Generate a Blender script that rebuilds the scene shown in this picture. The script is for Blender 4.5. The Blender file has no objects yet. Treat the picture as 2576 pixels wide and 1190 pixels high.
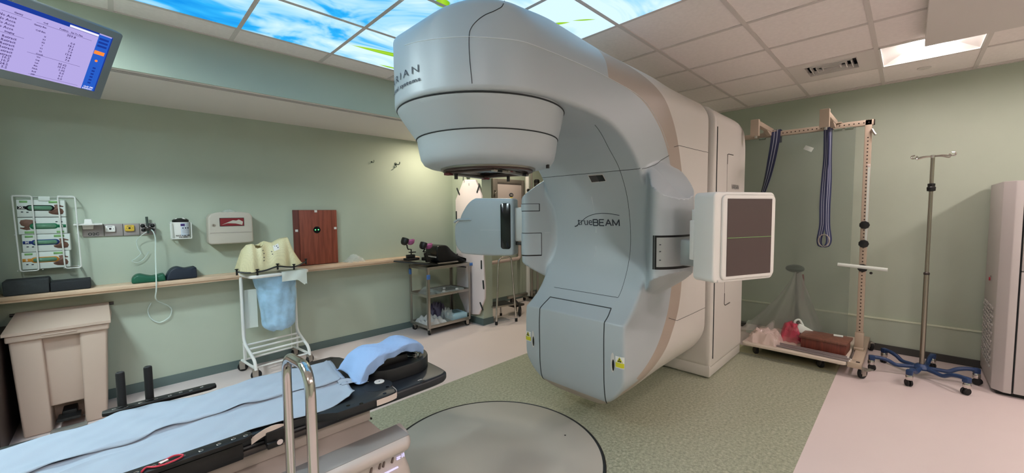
import bpy, bmesh, math, random
import numpy as np
from mathutils import Vector, Matrix, Euler
random.seed(7)
PI = math.pi
SC = bpy.context.scene
COL = SC.collection

# ------------------------------------------------------------------ materials
def lin(c):
    out = []
    for v in c[:3]:
        v = v / 255.0
        out.append(v / 12.92 if v <= 0.04045 else ((v + 0.055) / 1.055) ** 2.4)
    return (out[0], out[1], out[2], 1.0)

def mat(name, rgb, rough=0.5, metal=0.0, var=0.0, vscale=6.0, bump=0.0, bscale=200.0, coat=0.0, trans=0.0,
        emit=None, estr=0.0, alpha=1.0, spec=0.5, ior=1.45):
    m = bpy.data.materials.new(name)
    m.use_nodes = True
    nt = m.node_tree
    b = nt.nodes['Principled BSDF']
    b.inputs['Roughness'].default_value = rough
    b.inputs['Metallic'].default_value = metal
    b.inputs['Coat Weight'].default_value = coat
    b.inputs['Transmission Weight'].default_value = trans
    b.inputs['Alpha'].default_value = alpha
    b.inputs['IOR'].default_value = ior
    b.inputs['Specular IOR Level'].default_value = spec
    c = lin(rgb)
    b.inputs['Base Color'].default_value = c
    if emit:
        b.inputs['Emission Color'].default_value = lin(emit)
        b.inputs['Emission Strength'].default_value = estr
    tc = nt.nodes.new('ShaderNodeTexCoord')
    if var > 0:
        n = nt.nodes.new('ShaderNodeTexNoise')
        n.inputs['Scale'].default_value = vscale
        n.inputs['Detail'].default_value = 4
        nt.links.new(tc.outputs['Object'], n.inputs['Vector'])
        r = nt.nodes.new('ShaderNodeValToRGB')
        r.color_ramp.elements[0].position = 0.3
        r.color_ramp.elements[1].position = 0.7
        r.color_ramp.elements[0].color = tuple(x * (1 - var) for x in c[:3]) + (1,)
        r.color_ramp.elements[1].color = tuple(min(1, x * (1 + var)) for x in c[:3]) + (1,)
        nt.links.new(n.outputs['Fac'], r.inputs['Fac'])
        nt.links.new(r.outputs['Color'], b.inputs['Base Color'])
    if bump > 0:
        n2 = nt.nodes.new('ShaderNodeTexNoise')
        n2.inputs['Scale'].default_value = bscale
        n2.inputs['Detail'].default_value = 3
        nt.links.new(tc.outputs['Object'], n2.inputs['Vector'])
        bp = nt.nodes.new('ShaderNodeBump')
        bp.inputs['Strength'].default_value = bump
        bp.inputs['Distance'].default_value = 0.002
        nt.links.new(n2.outputs['Fac'], bp.inputs['Height'])
        nt.links.new(bp.outputs['Normal'], b.inputs['Normal'])
    return m

def emission(name, rgb, strength):
    m = bpy.data.materials.new(name)
    m.use_nodes = True
    nt = m.node_tree
    nt.nodes.remove(nt.nodes['Principled BSDF'])
    e = nt.nodes.new('ShaderNodeEmission')
    e.inputs['Color'].default_value = lin(rgb)
    e.inputs['Strength'].default_value = strength
    nt.links.new(e.outputs[0], nt.nodes['Material Output'].inputs[0])
    return m

M = {}
M['wall'] = mat('wall_green_paint', (176, 186, 170), 0.6, var=0.03, vscale=2.0, bump=0.15, bscale=150, spec=0.3)
M['ceil'] = mat('ceiling_tile', (244, 236, 233), 0.9, var=0.03, vscale=40, bump=0.3, bscale=300)
M['tbar'] = mat('ceiling_grid_metal', (214, 206, 202), 0.5)
M['white_paint'] = mat('white_ceiling_paint', (222, 216, 212), 0.7)
M['base'] = mat('baseboard_vinyl_grey', (92, 108, 106), 0.5)
M['base_dark'] = mat('baseboard_vinyl_dark', (60, 60, 58), 0.5)
M['ledge'] = mat('ledge_maple', (205, 178, 152), 0.45, var=0.06, vscale=9)
M['cover'] = mat('machine_cover_grey', (172, 180, 184), 0.4, 0.06)
M['cover_light'] = mat('machine_cover_light', (208, 203, 197), 0.45, 0.05)
M['cover_tan'] = mat('machine_cover_tan', (168, 154, 142), 0.4)
M['silver'] = mat('machine_silver', (168, 172, 172), 0.32, metal=0.35)
M['seam'] = mat('seam_dark', (38, 42, 44), 0.7)
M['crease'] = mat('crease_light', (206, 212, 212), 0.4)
M['black'] = mat('black_plastic', (14, 14, 15), 0.45)
M['black_gloss'] = mat('black_gloss', (8, 8, 10), 0.12)
M['rubber'] = mat('black_rubber', (22, 22, 23), 0.7)
M['white_plastic'] = mat('white_plastic', (226, 224, 220), 0.4)
M['chrome'] = mat('chrome', (205, 200, 196), 0.14, metal=1.0)
M['steel'] = mat('brushed_steel', (170, 164, 156), 0.34, metal=0.9, bump=0.05)
M['dark_metal'] = mat('dark_metal', (74, 70, 68), 0.4, metal=0.7)
M['logo'] = mat('logo_dark', (44, 50, 60), 0.5)
M['sheet'] = mat('bed_sheet_white', (206, 214, 222), 0.85, bump=0.2, bscale=500)
M['clear'] = mat('clear_acrylic', (245, 250, 248), 0.03, trans=1.0, ior=1.3)

def add_slot(o, m):
    o.data.materials.append(m)

# ------------------------------------------------------------------ mesh builder
def rotm(r):
    return Euler(r, 'XYZ').to_matrix().to_4x4() if r is not None else Matrix.Identity(4)

def smooth_path(pts, n=6, closed=False):
    P = [Vector(p) for p in pts]
    N = len(P)
    out = []
    rng = range(N if closed else N - 1)
    for i in rng:
        p1 = P[i]; p2 = P[(i + 1) % N]
        p0 = P[i - 1] if (closed or i > 0) else p1 * 2 - p2
        p3 = P[(i + 2) % N] if (closed or i + 2 < N) else p2 * 2 - p1
        for k in range(n):
            t = k / n
            out.append(0.5 * ((2 * p1) + (p2 - p0) * t + (2 * p0 - 5 * p1 + 4 * p2 - p3) * t * t + (3 * p1 - p0 - 3 * p2 + p3) * t ** 3))
    if not closed:
        out.append(P[-1])
    return out

def round_corners(pts, r, n=5):
    """polyline with filleted inner corners"""
    P = [Vector(p) for p in pts]
    out = [P[0]]
    for i in range(1, len(P) - 1):
        a = (P[i - 1] - P[i]); b = (P[i + 1] - P[i])
        d = min(r, a.length * 0.49, b.length * 0.49)
        s = P[i] + a.normalized() * d; e = P[i] + b.normalized() * d
        for k in range(n + 1):
            t = k / n
            out.append(s * (1 - t) ** 2 + P[i] * 2 * t * (1 - t) + e * t * t)
    out.append(P[-1])
    return out

def rrect(w, h, r, n=5, cx=0, cy=0):
    pts = []
    for (sx, sy, a0) in ((1, 1, 0), (-1, 1, 90), (-1, -1, 180), (1, -1, 270)):
        for k in range(n + 1):
            a = math.radians(a0 + 90 * k / n)
            pts.append((cx + sx * (w / 2 - r) + r * math.cos(a), cy + sy * (h / 2 - r) + r * math.sin(a)))
    return pts

class MB:
    def __init__(self):
        self.v = []; self.f = []; self.mi = []; self.mats = []; self.cur = 0
    def use(self, m):
        if m not in self.mats:
            self.mats.append(m)
        self.cur = self.mats.index(m)
        return self
    def add(self, verts, faces, T=None):
        o = len(self.v)
        if T is not None:
            verts = [T @ Vector(p) for p in verts]
        self.v.extend([tuple(p) for p in verts])
        self.f.extend([tuple(i + o for i in f) for f in faces])
        self.mi.extend([self.cur] * len(faces))
        return self
    def bm(self, bm, T=None):
        bm.verts.ensure_lookup_table()
        bm.verts.index_update()
        self.add([v.co.copy() for v in bm.verts], [[v.index for v in f.verts] for f in bm.faces], T)
        bm.free()
        return self
    def box(self, c, s, rot=None, bev=0.0, seg=2, T=None):
        bm = bmesh.new()
        bmesh.ops.create_cube(bm, size=1.0)
        bmesh.ops.scale(bm, vec=Vector(s), verts=bm.verts)
        if bev > 0:
            bmesh.ops.bevel(bm, geom=bm.edges[:], offset=min(bev, min(s) * 0.49), segments=seg, affect='EDGES', profile=0.5)
        X = Matrix.Translation(Vector(c)) @ rotm(rot)
        return self.bm(bm, X if T is None else T @ X)
    def bb(self, lo, hi, bev=0.0, seg=2, T=None):
        return self.box([(a + b) / 2 for a, b in zip(lo, hi)], [abs(b - a) for a, b in zip(lo, hi)], None, bev, seg, T)
    def tube(self, pts, r, n=10, closed=False, T=None, caps=True, flat=None):
        P = [Vector(p) for p in pts]
        N = len(P)
        R = r if isinstance(r, (list, tuple)) else [r] * N
        tang = []
        for i in range(N):
            if closed:
                t = P[(i + 1) % N] - P[i - 1]
            else:
                t = P[min(i + 1, N - 1)] - P[max(i - 1, 0)]
            tang.append(t.normalized() if t.length > 1e-9 else Vector((0, 0, 1)))
        up = Vector((0, 0, 1)) if abs(tang[0].z) < 0.9 else Vector((1, 0, 0))
        u = tang[0].cross(up).normalized()
        verts = []; faces = []
        for i in range(N):
            if i > 0:
                ax = tang[i - 1].cross(tang[i])
                if ax.length > 1e-7:
                    u = Matrix.Rotation(tang[i - 1].angle(tang[i]), 3, ax.normalized()) @ u
            u = (u - tang[i] * u.dot(tang[i])).normalized()
            w = tang[i].cross(u)
            for k in range(n):
                a = 2 * PI * k / n
                su, sw = (flat if flat else (1, 1))
                verts.append(P[i] + u * (R[i] * su * math.cos(a)) + w * (R[i] * sw * math.sin(a)))
        segs = N if closed else N - 1
        for i in range(segs):
            j = (i + 1) % N
            for k in range(n):
                l = (k + 1) % n
                faces.append((i * n + k, i * n + l, j * n + l, j * n + k))
        if not closed and caps:
            faces.append(tuple(range(n - 1, -1, -1)))
            faces.append(tuple((N - 1) * n + k for k in range(n)))
        return self.add(verts, faces, T)
    def cyl(self, a, b, r, r2=None, n=20, T=None):
        return self.tube([a, b], [r, r if r2 is None else r2], n, T=T)
    def lathe(self, prof, n=32, c=(0, 0, 0), T=None, a0=0.0, a1=2 * PI, cap=True):
        full = abs(a1 - a0 - 2 * PI) < 1e-6
        m = n if full else n + 1
        verts = []; faces = []
        for (r, z) in prof:
            for k in range(m):
                a = a0 + (a1 - a0) * k / n
                verts.append((c[0] + r * math.cos(a), c[1] + r * math.sin(a), c[2] + z))
        L = len(prof)
        for i in range(L - 1):
            for k in range(n):
                l = (k + 1) % m
                faces.append((i * m + k, i * m + l, (i + 1) * m + l, (i + 1) * m + k))
        if full and cap:
            if prof[0][0] > 1e-6:
                faces.append(tuple(range(m - 1, -1, -1)))
            if prof[-1][0] > 1e-6:
                faces.append(tuple((L - 1) * m + k for k in range(m)))
        return self.add(verts, faces, T)
    def prism(self, poly, d, T=None, bev=0.0, seg=2):
        """poly in local XY, extruded from z=0 to z=d, then T"""
        bm = bmesh.new()
        vs = [bm.verts.new((p[0], p[1], 0)) for p in poly]
        f = bm.faces.new(vs)
        r = bmesh.ops.extrude_face_region(bm, geom=[f])
        tv = [g for g in r['geom'] if isinstance(g, bmesh.types.BMVert)]
        bmesh.ops.translate(bm, vec=(0, 0, d), verts=tv)
        bmesh.ops.recalc_face_normals(bm, faces=bm.faces)
        if bev > 0:
            es = [e for e in bm.edges if len(e.link_faces) == 2 and e.link_faces[0].normal.angle(e.link_faces[1].normal, 0) > 0.6]
            bmesh.ops.bevel(bm, geom=es, offset=bev, segments=seg, affect='EDGES', profile=0.5)
        return self.bm(bm, T)
    def ball(self, c, r, n=16, T=None, rot=None):
        rr = r if isinstance(r, (list, tuple)) else (r, r, r)
        bm = bmesh.new()
        bmesh.ops.create_uvsphere(bm, u_segments=n, v_segments=max(6, n // 2), radius=1.0)
        X = Matrix.Translation(Vector(c)) @ rotm(rot) @ Matrix.Diagonal((rr[0], rr[1], rr[2], 1))
        return self.bm(bm, X if T is None else T @ X)
    def sheet(self, fn, nu, nv, thick=0.0, T=None):
        """fn(u,v)->point, u,v in 0..1 ; optional thickness along the normal"""
        V = [[Vector(fn(i / nu, j / nv)) for j in range(nv + 1)] for i in range(nu + 1)]
        verts = [p for row in V for p in row]
        idx = lambda i, j: i * (nv + 1) + j
        faces = [(idx(i, j), idx(i + 1, j), idx(i + 1, j + 1), idx(i, j + 1)) for i in range(nu) for j in range(nv)]
        if thick:
            nr = []
            for i in range(nu + 1):
                for j in range(nv + 1):
                    a = V[min(i + 1, nu)][j] - V[max(i - 1, 0)][j]
                    b = V[i][min(j + 1, nv)] - V[i][max(j - 1, 0)]
                    c = a.cross(b)
                    nr.append(c.normalized() if c.length > 1e-12 else Vector((0, 0, 1)))
            K = len(verts)
            verts = verts + [p - q * thick for p, q in zip(verts, nr)]
            faces += [tuple(reversed([q + K for q in f])) for f in faces]
            for i in range(nu):
                faces.append((idx(i + 1, 0), idx(i, 0), idx(i, 0) + K, idx(i + 1, 0) + K))
                faces.append((idx(i, nv), idx(i + 1, nv), idx(i + 1, nv) + K, idx(i, nv) + K))
            for j in range(nv):
                faces.append((idx(0, j), idx(0, j + 1), idx(0, j + 1) + K, idx(0, j) + K))
                faces.append((idx(nu, j + 1), idx(nu, j), idx(nu, j) + K, idx(nu, j + 1) + K))
        return self.add(verts, faces, T)
    def raw(self, V, F, T=None):
        return self.add(list(V), list(F), T)
    def build(self, name, m=None, parent=None, smooth=35, loc=None):
        me = bpy.data.meshes.new(name)
        v = self.v
        if loc is not None:
            v = [(p[0] - loc[0], p[1] - loc[1], p[2] - loc[2]) for p in v]
        me.from_pydata(v, [], self.f)
        if m is not None and not self.mats:
            me.materials.append(m)
        else:
            for q in self.mats:
                me.materials.append(q)
            me.polygons.foreach_set('material_index', self.mi)
        me.polygons.foreach_set('use_smooth', [True] * len(me.polygons))
        me.update()
        if smooth:
            me.set_sharp_from_angle(angle=math.radians(smooth))
        o = bpy.data.objects.new(name, me)
        COL.objects.link(o)
        if loc is not None:
            o.location = loc
        if parent is not None:
            o.parent = parent
            # parents are never rotated/moved after parts are placed unless wanted: keep parts in the parent's local space
            if not getattr(self, 'local', False):
                o.matrix_parent_inverse = parent.matrix_world.inverted()
        return o

def tag(o, label=None, cat=None, group=None, kind=None):
    if label: o['label'] = label
    if cat: o['category'] = cat
    if group: o['group'] = group
    if kind: o['kind'] = kind
    return o

def empty(name, loc, label, cat, group=None, rz=0.0):
    o = bpy.data.objects.new(name, None)
    o.empty_display_size = 0.05
    o.location = loc
    o.rotation_euler = (0, 0, rz)
    COL.objects.link(o)
    o.matrix_world = Matrix.Translation(Vector(loc)) @ Matrix.Rotation(rz, 4, 'Z')
    return tag(o, label, cat, group)

def copy_tree(o, parent=None):
    c = o.copy()
    COL.objects.link(c)
    if parent is not None:
        c.parent = parent
    for ch in list(o.children):
        copy_tree(ch, c)
    return c

def struct(name, mb, m=None, smooth=35):
    o = mb.build(name, m, None, smooth)
    o['kind'] = 'structure'
    return o

_dg = None
def text_mesh(s, size=1.0, depth=0.0, bold=0.0, align='CENTER', res=3, space=1.0):
    cu = bpy.data.curves.new('lettering', 'FONT')
    cu.body = s; cu.size = size; cu.extrude = depth; cu.offset = bold
    cu.align_x = align; cu.align_y = 'CENTER'; cu.resolution_u = res; cu.space_character = space
    o = bpy.data.objects.new('lettering', cu)
    COL.objects.link(o)
    dg = bpy.context.evaluated_depsgraph_get()
    dg.update()
    me = bpy.data.meshes.new_from_object(o.evaluated_get(dg))
    V = [v.co.copy() for v in me.vertices]
    F = [tuple(p.vertices) for p in me.polygons]
    bpy.data.objects.remove(o); bpy.data.curves.remove(cu); bpy.data.meshes.remove(me)
    return V, F

def frame(o, x, y):
    """matrix from local (x right, y up, z out) given origin and the two directions"""
    x = Vector(x).normalized(); y = Vector(y); y = (y - x * y.dot(x)).normalized(); z = x.cross(y)
    m = Matrix.Identity(4)
    for i in range(3):
        m[i][0] = x[i]; m[i][1] = y[i]; m[i][2] = z[i]; m[i][3] = o[i]
    return m

# ------------------------------------------------------------------ camera
CAMZ = 1.45
yaw, pitch, roll = math.radians(45.14), math.radians(-3.474), math.radians(-0.573)
cam = bpy.data.cameras.new('camera')
cam.sensor_width = 36.0
cam.sensor_fit = 'HORIZONTAL'
cam.lens = 36.0 * 992.7 / 2576.0
cam.clip_start = 0.02
co = bpy.data.objects.new('camera', cam)
COL.objects.link(co)
fwd = Vector((math.cos(yaw) * math.cos(pitch), math.sin(yaw) * math.cos(pitch), math.sin(pitch)))
rgt = Vector((math.sin(yaw), -math.cos(yaw), 0))
up = rgt.cross(fwd)
r2 = rgt * math.cos(roll) + up * math.sin(roll)
u2 = -rgt * math.sin(roll) + up * math.cos(roll)
mw = Matrix.Identity(4)
for i in range(3):
    mw[i][0] = r2[i]; mw[i][1] = u2[i]; mw[i][2] = -fwd[i]
mw.translation = Vector((0, 0, CAMZ))
co.matrix_world = mw
SC.camera = co
# ================================================================== THE ROOM
YW, XR, ZC, YS, ZS = 4.44, 5.50, 2.69, 3.47, 2.36      # left wall, right wall, ceiling, soffit face, soffit underside
XL, YB = -0.62, -3.2                                    # near side wall, wall behind the camera

def speckle(name, a, b, c, rough):
    m = bpy.data.materials.new(name); m.use_nodes = True
    nt = m.node_tree; bs = nt.nodes['Principled BSDF']; bs.inputs['Roughness'].default_value = rough
    tc = nt.nodes.new('ShaderNodeTexCoord')
    n = nt.nodes.new('ShaderNodeTexNoise'); n.inputs['Scale'].default_value = 55; n.inputs['Detail'].default_value = 5
    n.inputs['Roughness'].default_value = 0.75
    r = nt.nodes.new('ShaderNodeValToRGB')
    e = r.color_ramp.elements
    e[0].position = 0.34; e[0].color = lin(a); e[1].position = 0.68; e[1].color = lin(c)
    k = e.new(0.5); k.color = lin(b)
    nt.links.new(tc.outputs['Object'], n.inputs['Vector'])
    nt.links.new(n.outputs['Fac'], r.inputs['Fac']); nt.links.new(r.outputs['Color'], bs.inputs['Base Color'])
    return m
M['floor_pink'] = mat('floor_vinyl_pale', (216, 202, 200), 0.33, var=0.025, vscale=1.5)
M['floor_green'] = speckle('floor_vinyl_green', (126, 130, 112), (156, 159, 138), (186, 188, 168), 0.36)
M['floor_strip'] = mat('floor_strip_olive', (186, 184, 150), 0.5, var=0.04, vscale=20)
f = MB()
def quad(mb, m, x0, x1, y0, y1, z=0.0):
    mb.use(m); mb.add([(x0, y0, z), (x1, y0, z), (x1, y1, z), (x0, y1, z)], [(0, 1, 2, 3)])
XF = 5.65
quad(f, M['floor_pink'], -2.6, 7.2, YB, 0.40)
quad(f, M['floor_green'], -2.6, 4.46, 0.40, 2.73)
quad(f, M['floor_strip'], 4.46, 4.70, 0.40, 2.73)
quad(f, M['floor_pink'], 4.70, 7.2, 0.40, 2.73)
quad(f, M['floor_pink'], -2.6, 7.2, 2.73, 4.9)
struct('floor', f)

w = MB(); w.bb((-2.7, YW, 0), (3.43, YW + 0.14, ZC + .01))
struct('wall_left', w, M['wall'])
w = MB(); w.bb((3.27, 3.82, 0), (3.43, YW, ZC)); struct('wall_stub', w, M['wall'])
w = MB(); w.bb((3.43, 4.60, 0), (7.2, 4.72, ZC)); struct('wall_alcove', w, M['wall'])
w = MB(); w.bb((XR, YB, 0), (XR + .14, 3.2, ZC)); w.bb((XR, 3.06, 0), (7.2, 3.2, ZC)); w.bb((7.2, 3.06, 0), (7.3, 4.72, ZC))
struct('wall_right', w, M['wall'])
w = MB(); w.bb((XL - .12, 3.55, 0), (XL, YW, ZC)); struct('wall_near', w, M['wall'])
w = MB(); w.bb((-2.7, YB - .14, 0), (XR + .14, YB, ZC)); struct('wall_back', w, M['wall'])
w = MB(); w.bb((-2.74, YB, 0), (-2.6, YW, ZC)); struct('wall_side', w, M['wall'])

# soffit along the left wall with a slot diffuser along its edge
w = MB(); w.use(M['wall'])
w.bb((-2.6, YS - .012, ZS), (3.9, YS, ZC))
w.use(M['white_paint'])
w.bb((-2.6, YS, ZS), (4.0, YS + .036, ZS + .014)); w.bb((-2.6, YS + .062, ZS), (4.0, YS + .070, ZS + .014))
w.bb((-2.6, YS + .097, ZS), (4.0, YW, ZS + .014))
M['void'] = mat('slot_void_black', (4, 4, 4), 1.0, spec=0.0)
w.use(M['void']); w.bb((-0.02, YS + .030, ZS + .040), (4.0, YS + .104, ZS + .044)); w.bb((-.02, YS + .032, ZS + .014), (4.0, YS + .036, ZS + .04)); w.bb((-.02, YS + .097, ZS + .014), (4.0, YS + .101, ZS + .04))
w.use(M['wall']); w.bb((3.86, YS, ZS + .01), (4.0, YW + .2, ZC))
struct('soffit_left', w)
# small strip of plain soffit before the slot starts
w = MB(); w.bb((-2.6, YS + .034, ZS - .0005), (-0.02, YS + .099, ZS + .010)); struct('trim_1', w, M['white_paint'])

# suspended ceiling: 0.6 m tiles in a T-bar grid
gx = [2.43 + .6 * k for k in range(-9, 9)]
gy = [0.82 + .595 * k for k in range(-7, 5)]
def cell(x, y): return gx[x], gx[x + 1], gy[y], gy[y + 1]
SKYX = [i for i, x in enumerate(gx[:-1]) if 0.0 < x + .3 < 2.43]
SKYY = [j for j, y in enumerate(gy[:-1]) if 0.82 - .01 < y < 3.1]
TROFF = [(4.23, -0.37), (2.43, -2.155), (0.63, -2.155), (-1.17, -0.97), (-1.17, 1.415), (4.23, -2.155), (-1.17, 2.605)]  # first is the visible light, the others are added fill lamps out of view
def is_cell(i, j, lst): return any(abs(gx[i] - a) < .05 and abs(gy[j] - b) < .06 for a, b in lst)
VENT = [(4.23, 0.225)]
c = MB()
c.use(M['ceil'])
X0, X1 = -2.6, 7.2
xs = [X0] + [x for x in gx if X0 < x < X1] + [X1]
ys = [YB] + [y for y in gy if YB < y < YS] + [YS]
ext = []
for i in range(len(xs) - 1):
    for j in range(len(ys) - 1):
        a, b = xs[i], ys[j]
        sk = (0.0 < a + .3 < 2.43) and (0.80 < b < 3.1) and a > 0.0
        tr = any(abs(a - p) < .05 and abs(b - q) < .06 for p, q in TROFF)
        ve = any(abs(a - p) < .05 and abs(b - q) < .06 for p, q in VENT)
        if tr or ve or sk: continue
        z = ZC + .006
        c.add([(a, b, z), (a, ys[j + 1], z), (xs[i + 1], ys[j + 1], z), (xs[i + 1], b, z)], [(0, 1, 2, 3)])
c.add([(3.4, YS, ZC), (3.4, 4.7, ZC), (7.2, 4.7, ZC), (7.2, YS, ZC)], [(0, 1, 2, 3)])
c.use(M['tbar'])
for x in xs[1:-1]: c.bb((x - .012, YB, ZC), (x + .012, YS, ZC + .012))
for y in ys[1:-1]: c.bb((X0, y - .013, ZC - .0012), (X1, y + .013, ZC + .0105))
c.bb((X0, YS - .022, ZC - .001), (3.9, YS, ZC + .012)); c.bb((XR - .022, YB, ZC - .001), (XR, 3.06, ZC + .012))
struct('ceiling', c)

w = MB(); w.bb((X0, YB, ZC + .3), (X1, 4.8, ZC + .32)); struct('ceiling_slab', w, M['white_paint'])
# baseboards, ledge, wall cap
b = MB(); b.bb((XL, YW - .008, 0), (3.27, YW, .078)); 
struct('baseboard_left', b, M['base'])
b = MB(); b.bb((3.262, 3.812, 0), (3.27, YW - .008, .085)); b.bb((3.27, 3.812, 0), (3.43, 3.82, .085)); b.bb((3.43, 3.812, 0), (3.438, 4.592, .085))
struct('baseboard_stub', b, M['base'])
b = MB(); b.bb((XR - .046, YB, 0), (XR - .03, 3.06, .068)); struct('baseboard_right', b, M['base_dark'])
b = MB(); b.bb((3.44, 4.592, 0), (7.2, 4.6, .085)); struct('baseboard_alcove', b, M['base'])
b = MB(); b.bb((XR - .03, YB, .0), (XR, 3.06, .322)); struct('trim_2', b, M['wall'])
M['cap'] = mat('wall_cap_pale_green', (206, 212, 190), 0.4)  # paler than the wall: light on the ledge top painted in
b = MB(); b.bb((XR - .036, YB, .322), (XR, 3.06, .336), .002); struct('trim_3', b, M['cap'])
b = MB(); b.bb((XL, 4.25, .888), (2.62, YW, .918), .004); b.bb((XL, 4.262, .872), (2.62, 4.285, .888))
struct('trim_4', b, M['ledge'])
tw = bpy.data.objects['trim_4']

# big round turntable plate set in the floor
M['plate'] = mat('turntable_paint', (178, 175, 166), 0.42, var=0.02, vscale=3)
t = MB(); t.use(M['plate']); t.lathe([(0.0, .006), (.640, .006), (.644, .0045)], 96, (1.53, 1.715, 0), cap=False)
t.use(M['seam']); t.lathe([(.644, .0045), (.644, .001), (.657, .001)], 96, (1.53, 1.715, 0), cap=False)
t.use(M['dark_metal']); t.lathe([(.657, .001), (.660, .004), (.664, .001)], 96, (1.53, 1.715, 0), cap=False)
t.use(M['black']); t.cyl((1.98, 1.52, .004), (1.98, 1.52, .0068), .006, n=8)
tag(t.build('turntable_plate'), 'large round grey turntable plate set flush into the green floor', 'floor plate')

# ------------------------------------------------------------------ lights of the room, with added unseen fill lamps
FILL_WARM, FILL_COOL, LAMP_DOWN, SKY_STRENGTH = 112.0, 118.0, 370.0, 1.35
def sky_material():
    m = bpy.data.materials.new('sky_panel_print'); m.use_nodes = True
    nt = m.node_tree; N = nt.nodes; L = nt.links
    N.remove(N['Principled BSDF'])
    g = N.new('ShaderNodeNewGeometry')
    mp = N.new('ShaderNodeMapping'); mp.inputs['Rotation'].default_value = (0, 0, math.radians(28)); mp.inputs['Scale'].default_value = (1.25, 1.9, 1)
    L.new(g.outputs['Position'], mp.inputs['Vector'])
    n = N.new('ShaderNodeTexNoise'); n.inputs['Scale'].default_value = 1.25; n.inputs['Detail'].default_value = 4; n.inputs['Distortion'].default_value = 1.3
    L.new(mp.outputs[0], n.inputs['Vector'])
    # the print is deep blue towards the near left and mostly cloud towards the right
    sx = N.new('ShaderNodeSeparateXYZ'); L.new(g.outputs['Position'], sx.inputs[0])
    gx_ = N.new('ShaderNodeMath'); gx_.operation = 'MULTIPLY_ADD'; gx_.inputs[1].default_value = 0.085; gx_.inputs[2].default_value = -0.035
    L.new(sx.outputs['X'], gx_.inputs[0])
    ad = N.new('ShaderNodeMath'); ad.operation = 'ADD'; L.new(n.outputs['Fac'], ad.inputs[0]); L.new(gx_.outputs[0], ad.inputs[1])
    r = N.new('ShaderNodeValToRGB'); e = r.color_ramp.elements
    e[0].position = 0.36; e[0].color = lin((20, 130, 206)); e[1].position = 0.70; e[1].color = lin((190, 216, 232))
    k = e.new(0.46); k.color = lin((44, 158, 218)); k = e.new(0.54); k.color = lin((138, 192, 226))
    L.new(ad.outputs[0], r.inputs['Fac'])
    col = r.outputs['Color']
    def blade(cx, cy, ang, lx, ly):
        global_m = N.new('ShaderNodeVectorMath'); global_m.operation = 'SUBTRACT'; global_m.inputs[1].default_value = (cx, cy, ZC)
        L.new(g.outputs['Position'], global_m.inputs[0])
        rot = N.new('ShaderNodeVectorRotate'); rot.rotation_type = 'Z_AXIS'; rot.inputs['Angle'].default_value = -ang
        L.new(global_m.outputs[0], rot.inputs['Vector'])
        s = N.new('ShaderNodeSeparateXYZ'); L.new(rot.outputs[0], s.inputs[0])
        # |y| < ly*(1-(x/lx)^2)
        dx = N.new('ShaderNodeMath'); dx.operation = 'DIVIDE'; dx.inputs[1].default_value = lx; L.new(s.outputs['X'], dx.inputs[0])
        d2 = N.new('ShaderNodeMath'); d2.operation = 'MULTIPLY'; L.new(dx.outputs[0], d2.inputs[0]); L.new(dx.outputs[0], d2.inputs[1])
        ay = N.new('ShaderNodeMath'); ay.operation = 'ABSOLUTE'; L.new(s.outputs['Y'], ay.inputs[0])
        dy = N.new('ShaderNodeMath'); dy.operation = 'DIVIDE'; dy.inputs[1].default_value = ly; L.new(ay.outputs[0], dy.inputs[0])
        sm = N.new('ShaderNodeMath'); sm.operation = 'ADD'; L.new(d2.outputs[0], sm.inputs[0]); L.new(dy.outputs[0], sm.inputs[1])
        mr = N.new('ShaderNodeMapRange'); mr.inputs['From Min'].default_value = 1.0; mr.inputs['From Max'].default_value = 0.8
        L.new(sm.outputs[0], mr.inputs['Value'])
        return mr.outputs[0], dy.outputs[0]
    for (cx, cy, ang, lx, ly) in BLADES:
        mk, dyo = blade(cx, cy, ang, lx, ly)
        rr = N.new('ShaderNodeValToRGB'); rr.color_ramp.elements[0].color = lin((150, 190, 50)); rr.color_ramp.elements[1].color = lin((96, 160, 8))
        L.new(dyo, rr.inputs['Fac'])
        mx = N.new('ShaderNodeMixRGB'); L.new(mk, mx.inputs[0]); L.new(col, mx.inputs[1]); L.new(rr.outputs['Color'], mx.inputs[2])
        col = mx.outputs[0]
    em = N.new('ShaderNodeEmission'); em.inputs['Strength'].default_value = SKY_STRENGTH
    L.new(col, em.inputs['Color']); L.new(em.outputs[0], N['Material Output'].inputs[0])
    return m
BLADES = [(1.62, 2.885, -.14, .37, .040), (1.70, 3.15, -.05, .11, .016), (1.42, 1.99, .9, .06, .05), (2.11, 1.69, -1.02, .10, .018), (2.20, 1.53, -.88, .08, .010)]
skym = sky_material()
xsS = [2.43 - .6 * k for k in range(4, 0, -1)]
ysS = [0.82 + .595 * k for k in range(4)]
colw = {0: 'first', 1: 'second', 2: 'third', 3: 'fourth'}
for i, a in enumerate(xsS):
    for j, bq in enumerate(ysS):
        p = MB(); p.bb((a + .0125, bq + .0125, ZC + .0005), (a + .5875, bq + .5825, ZC + .0045))
        tag(p.build('sky_light_panel', skym), 'backlit ceiling panel printed with blue sky and cloud, %s column from the monitor side, %s row out from the soffit' % (colw[i], colw[3 - j]), 'ceiling light', 'sky ceiling panels')

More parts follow.
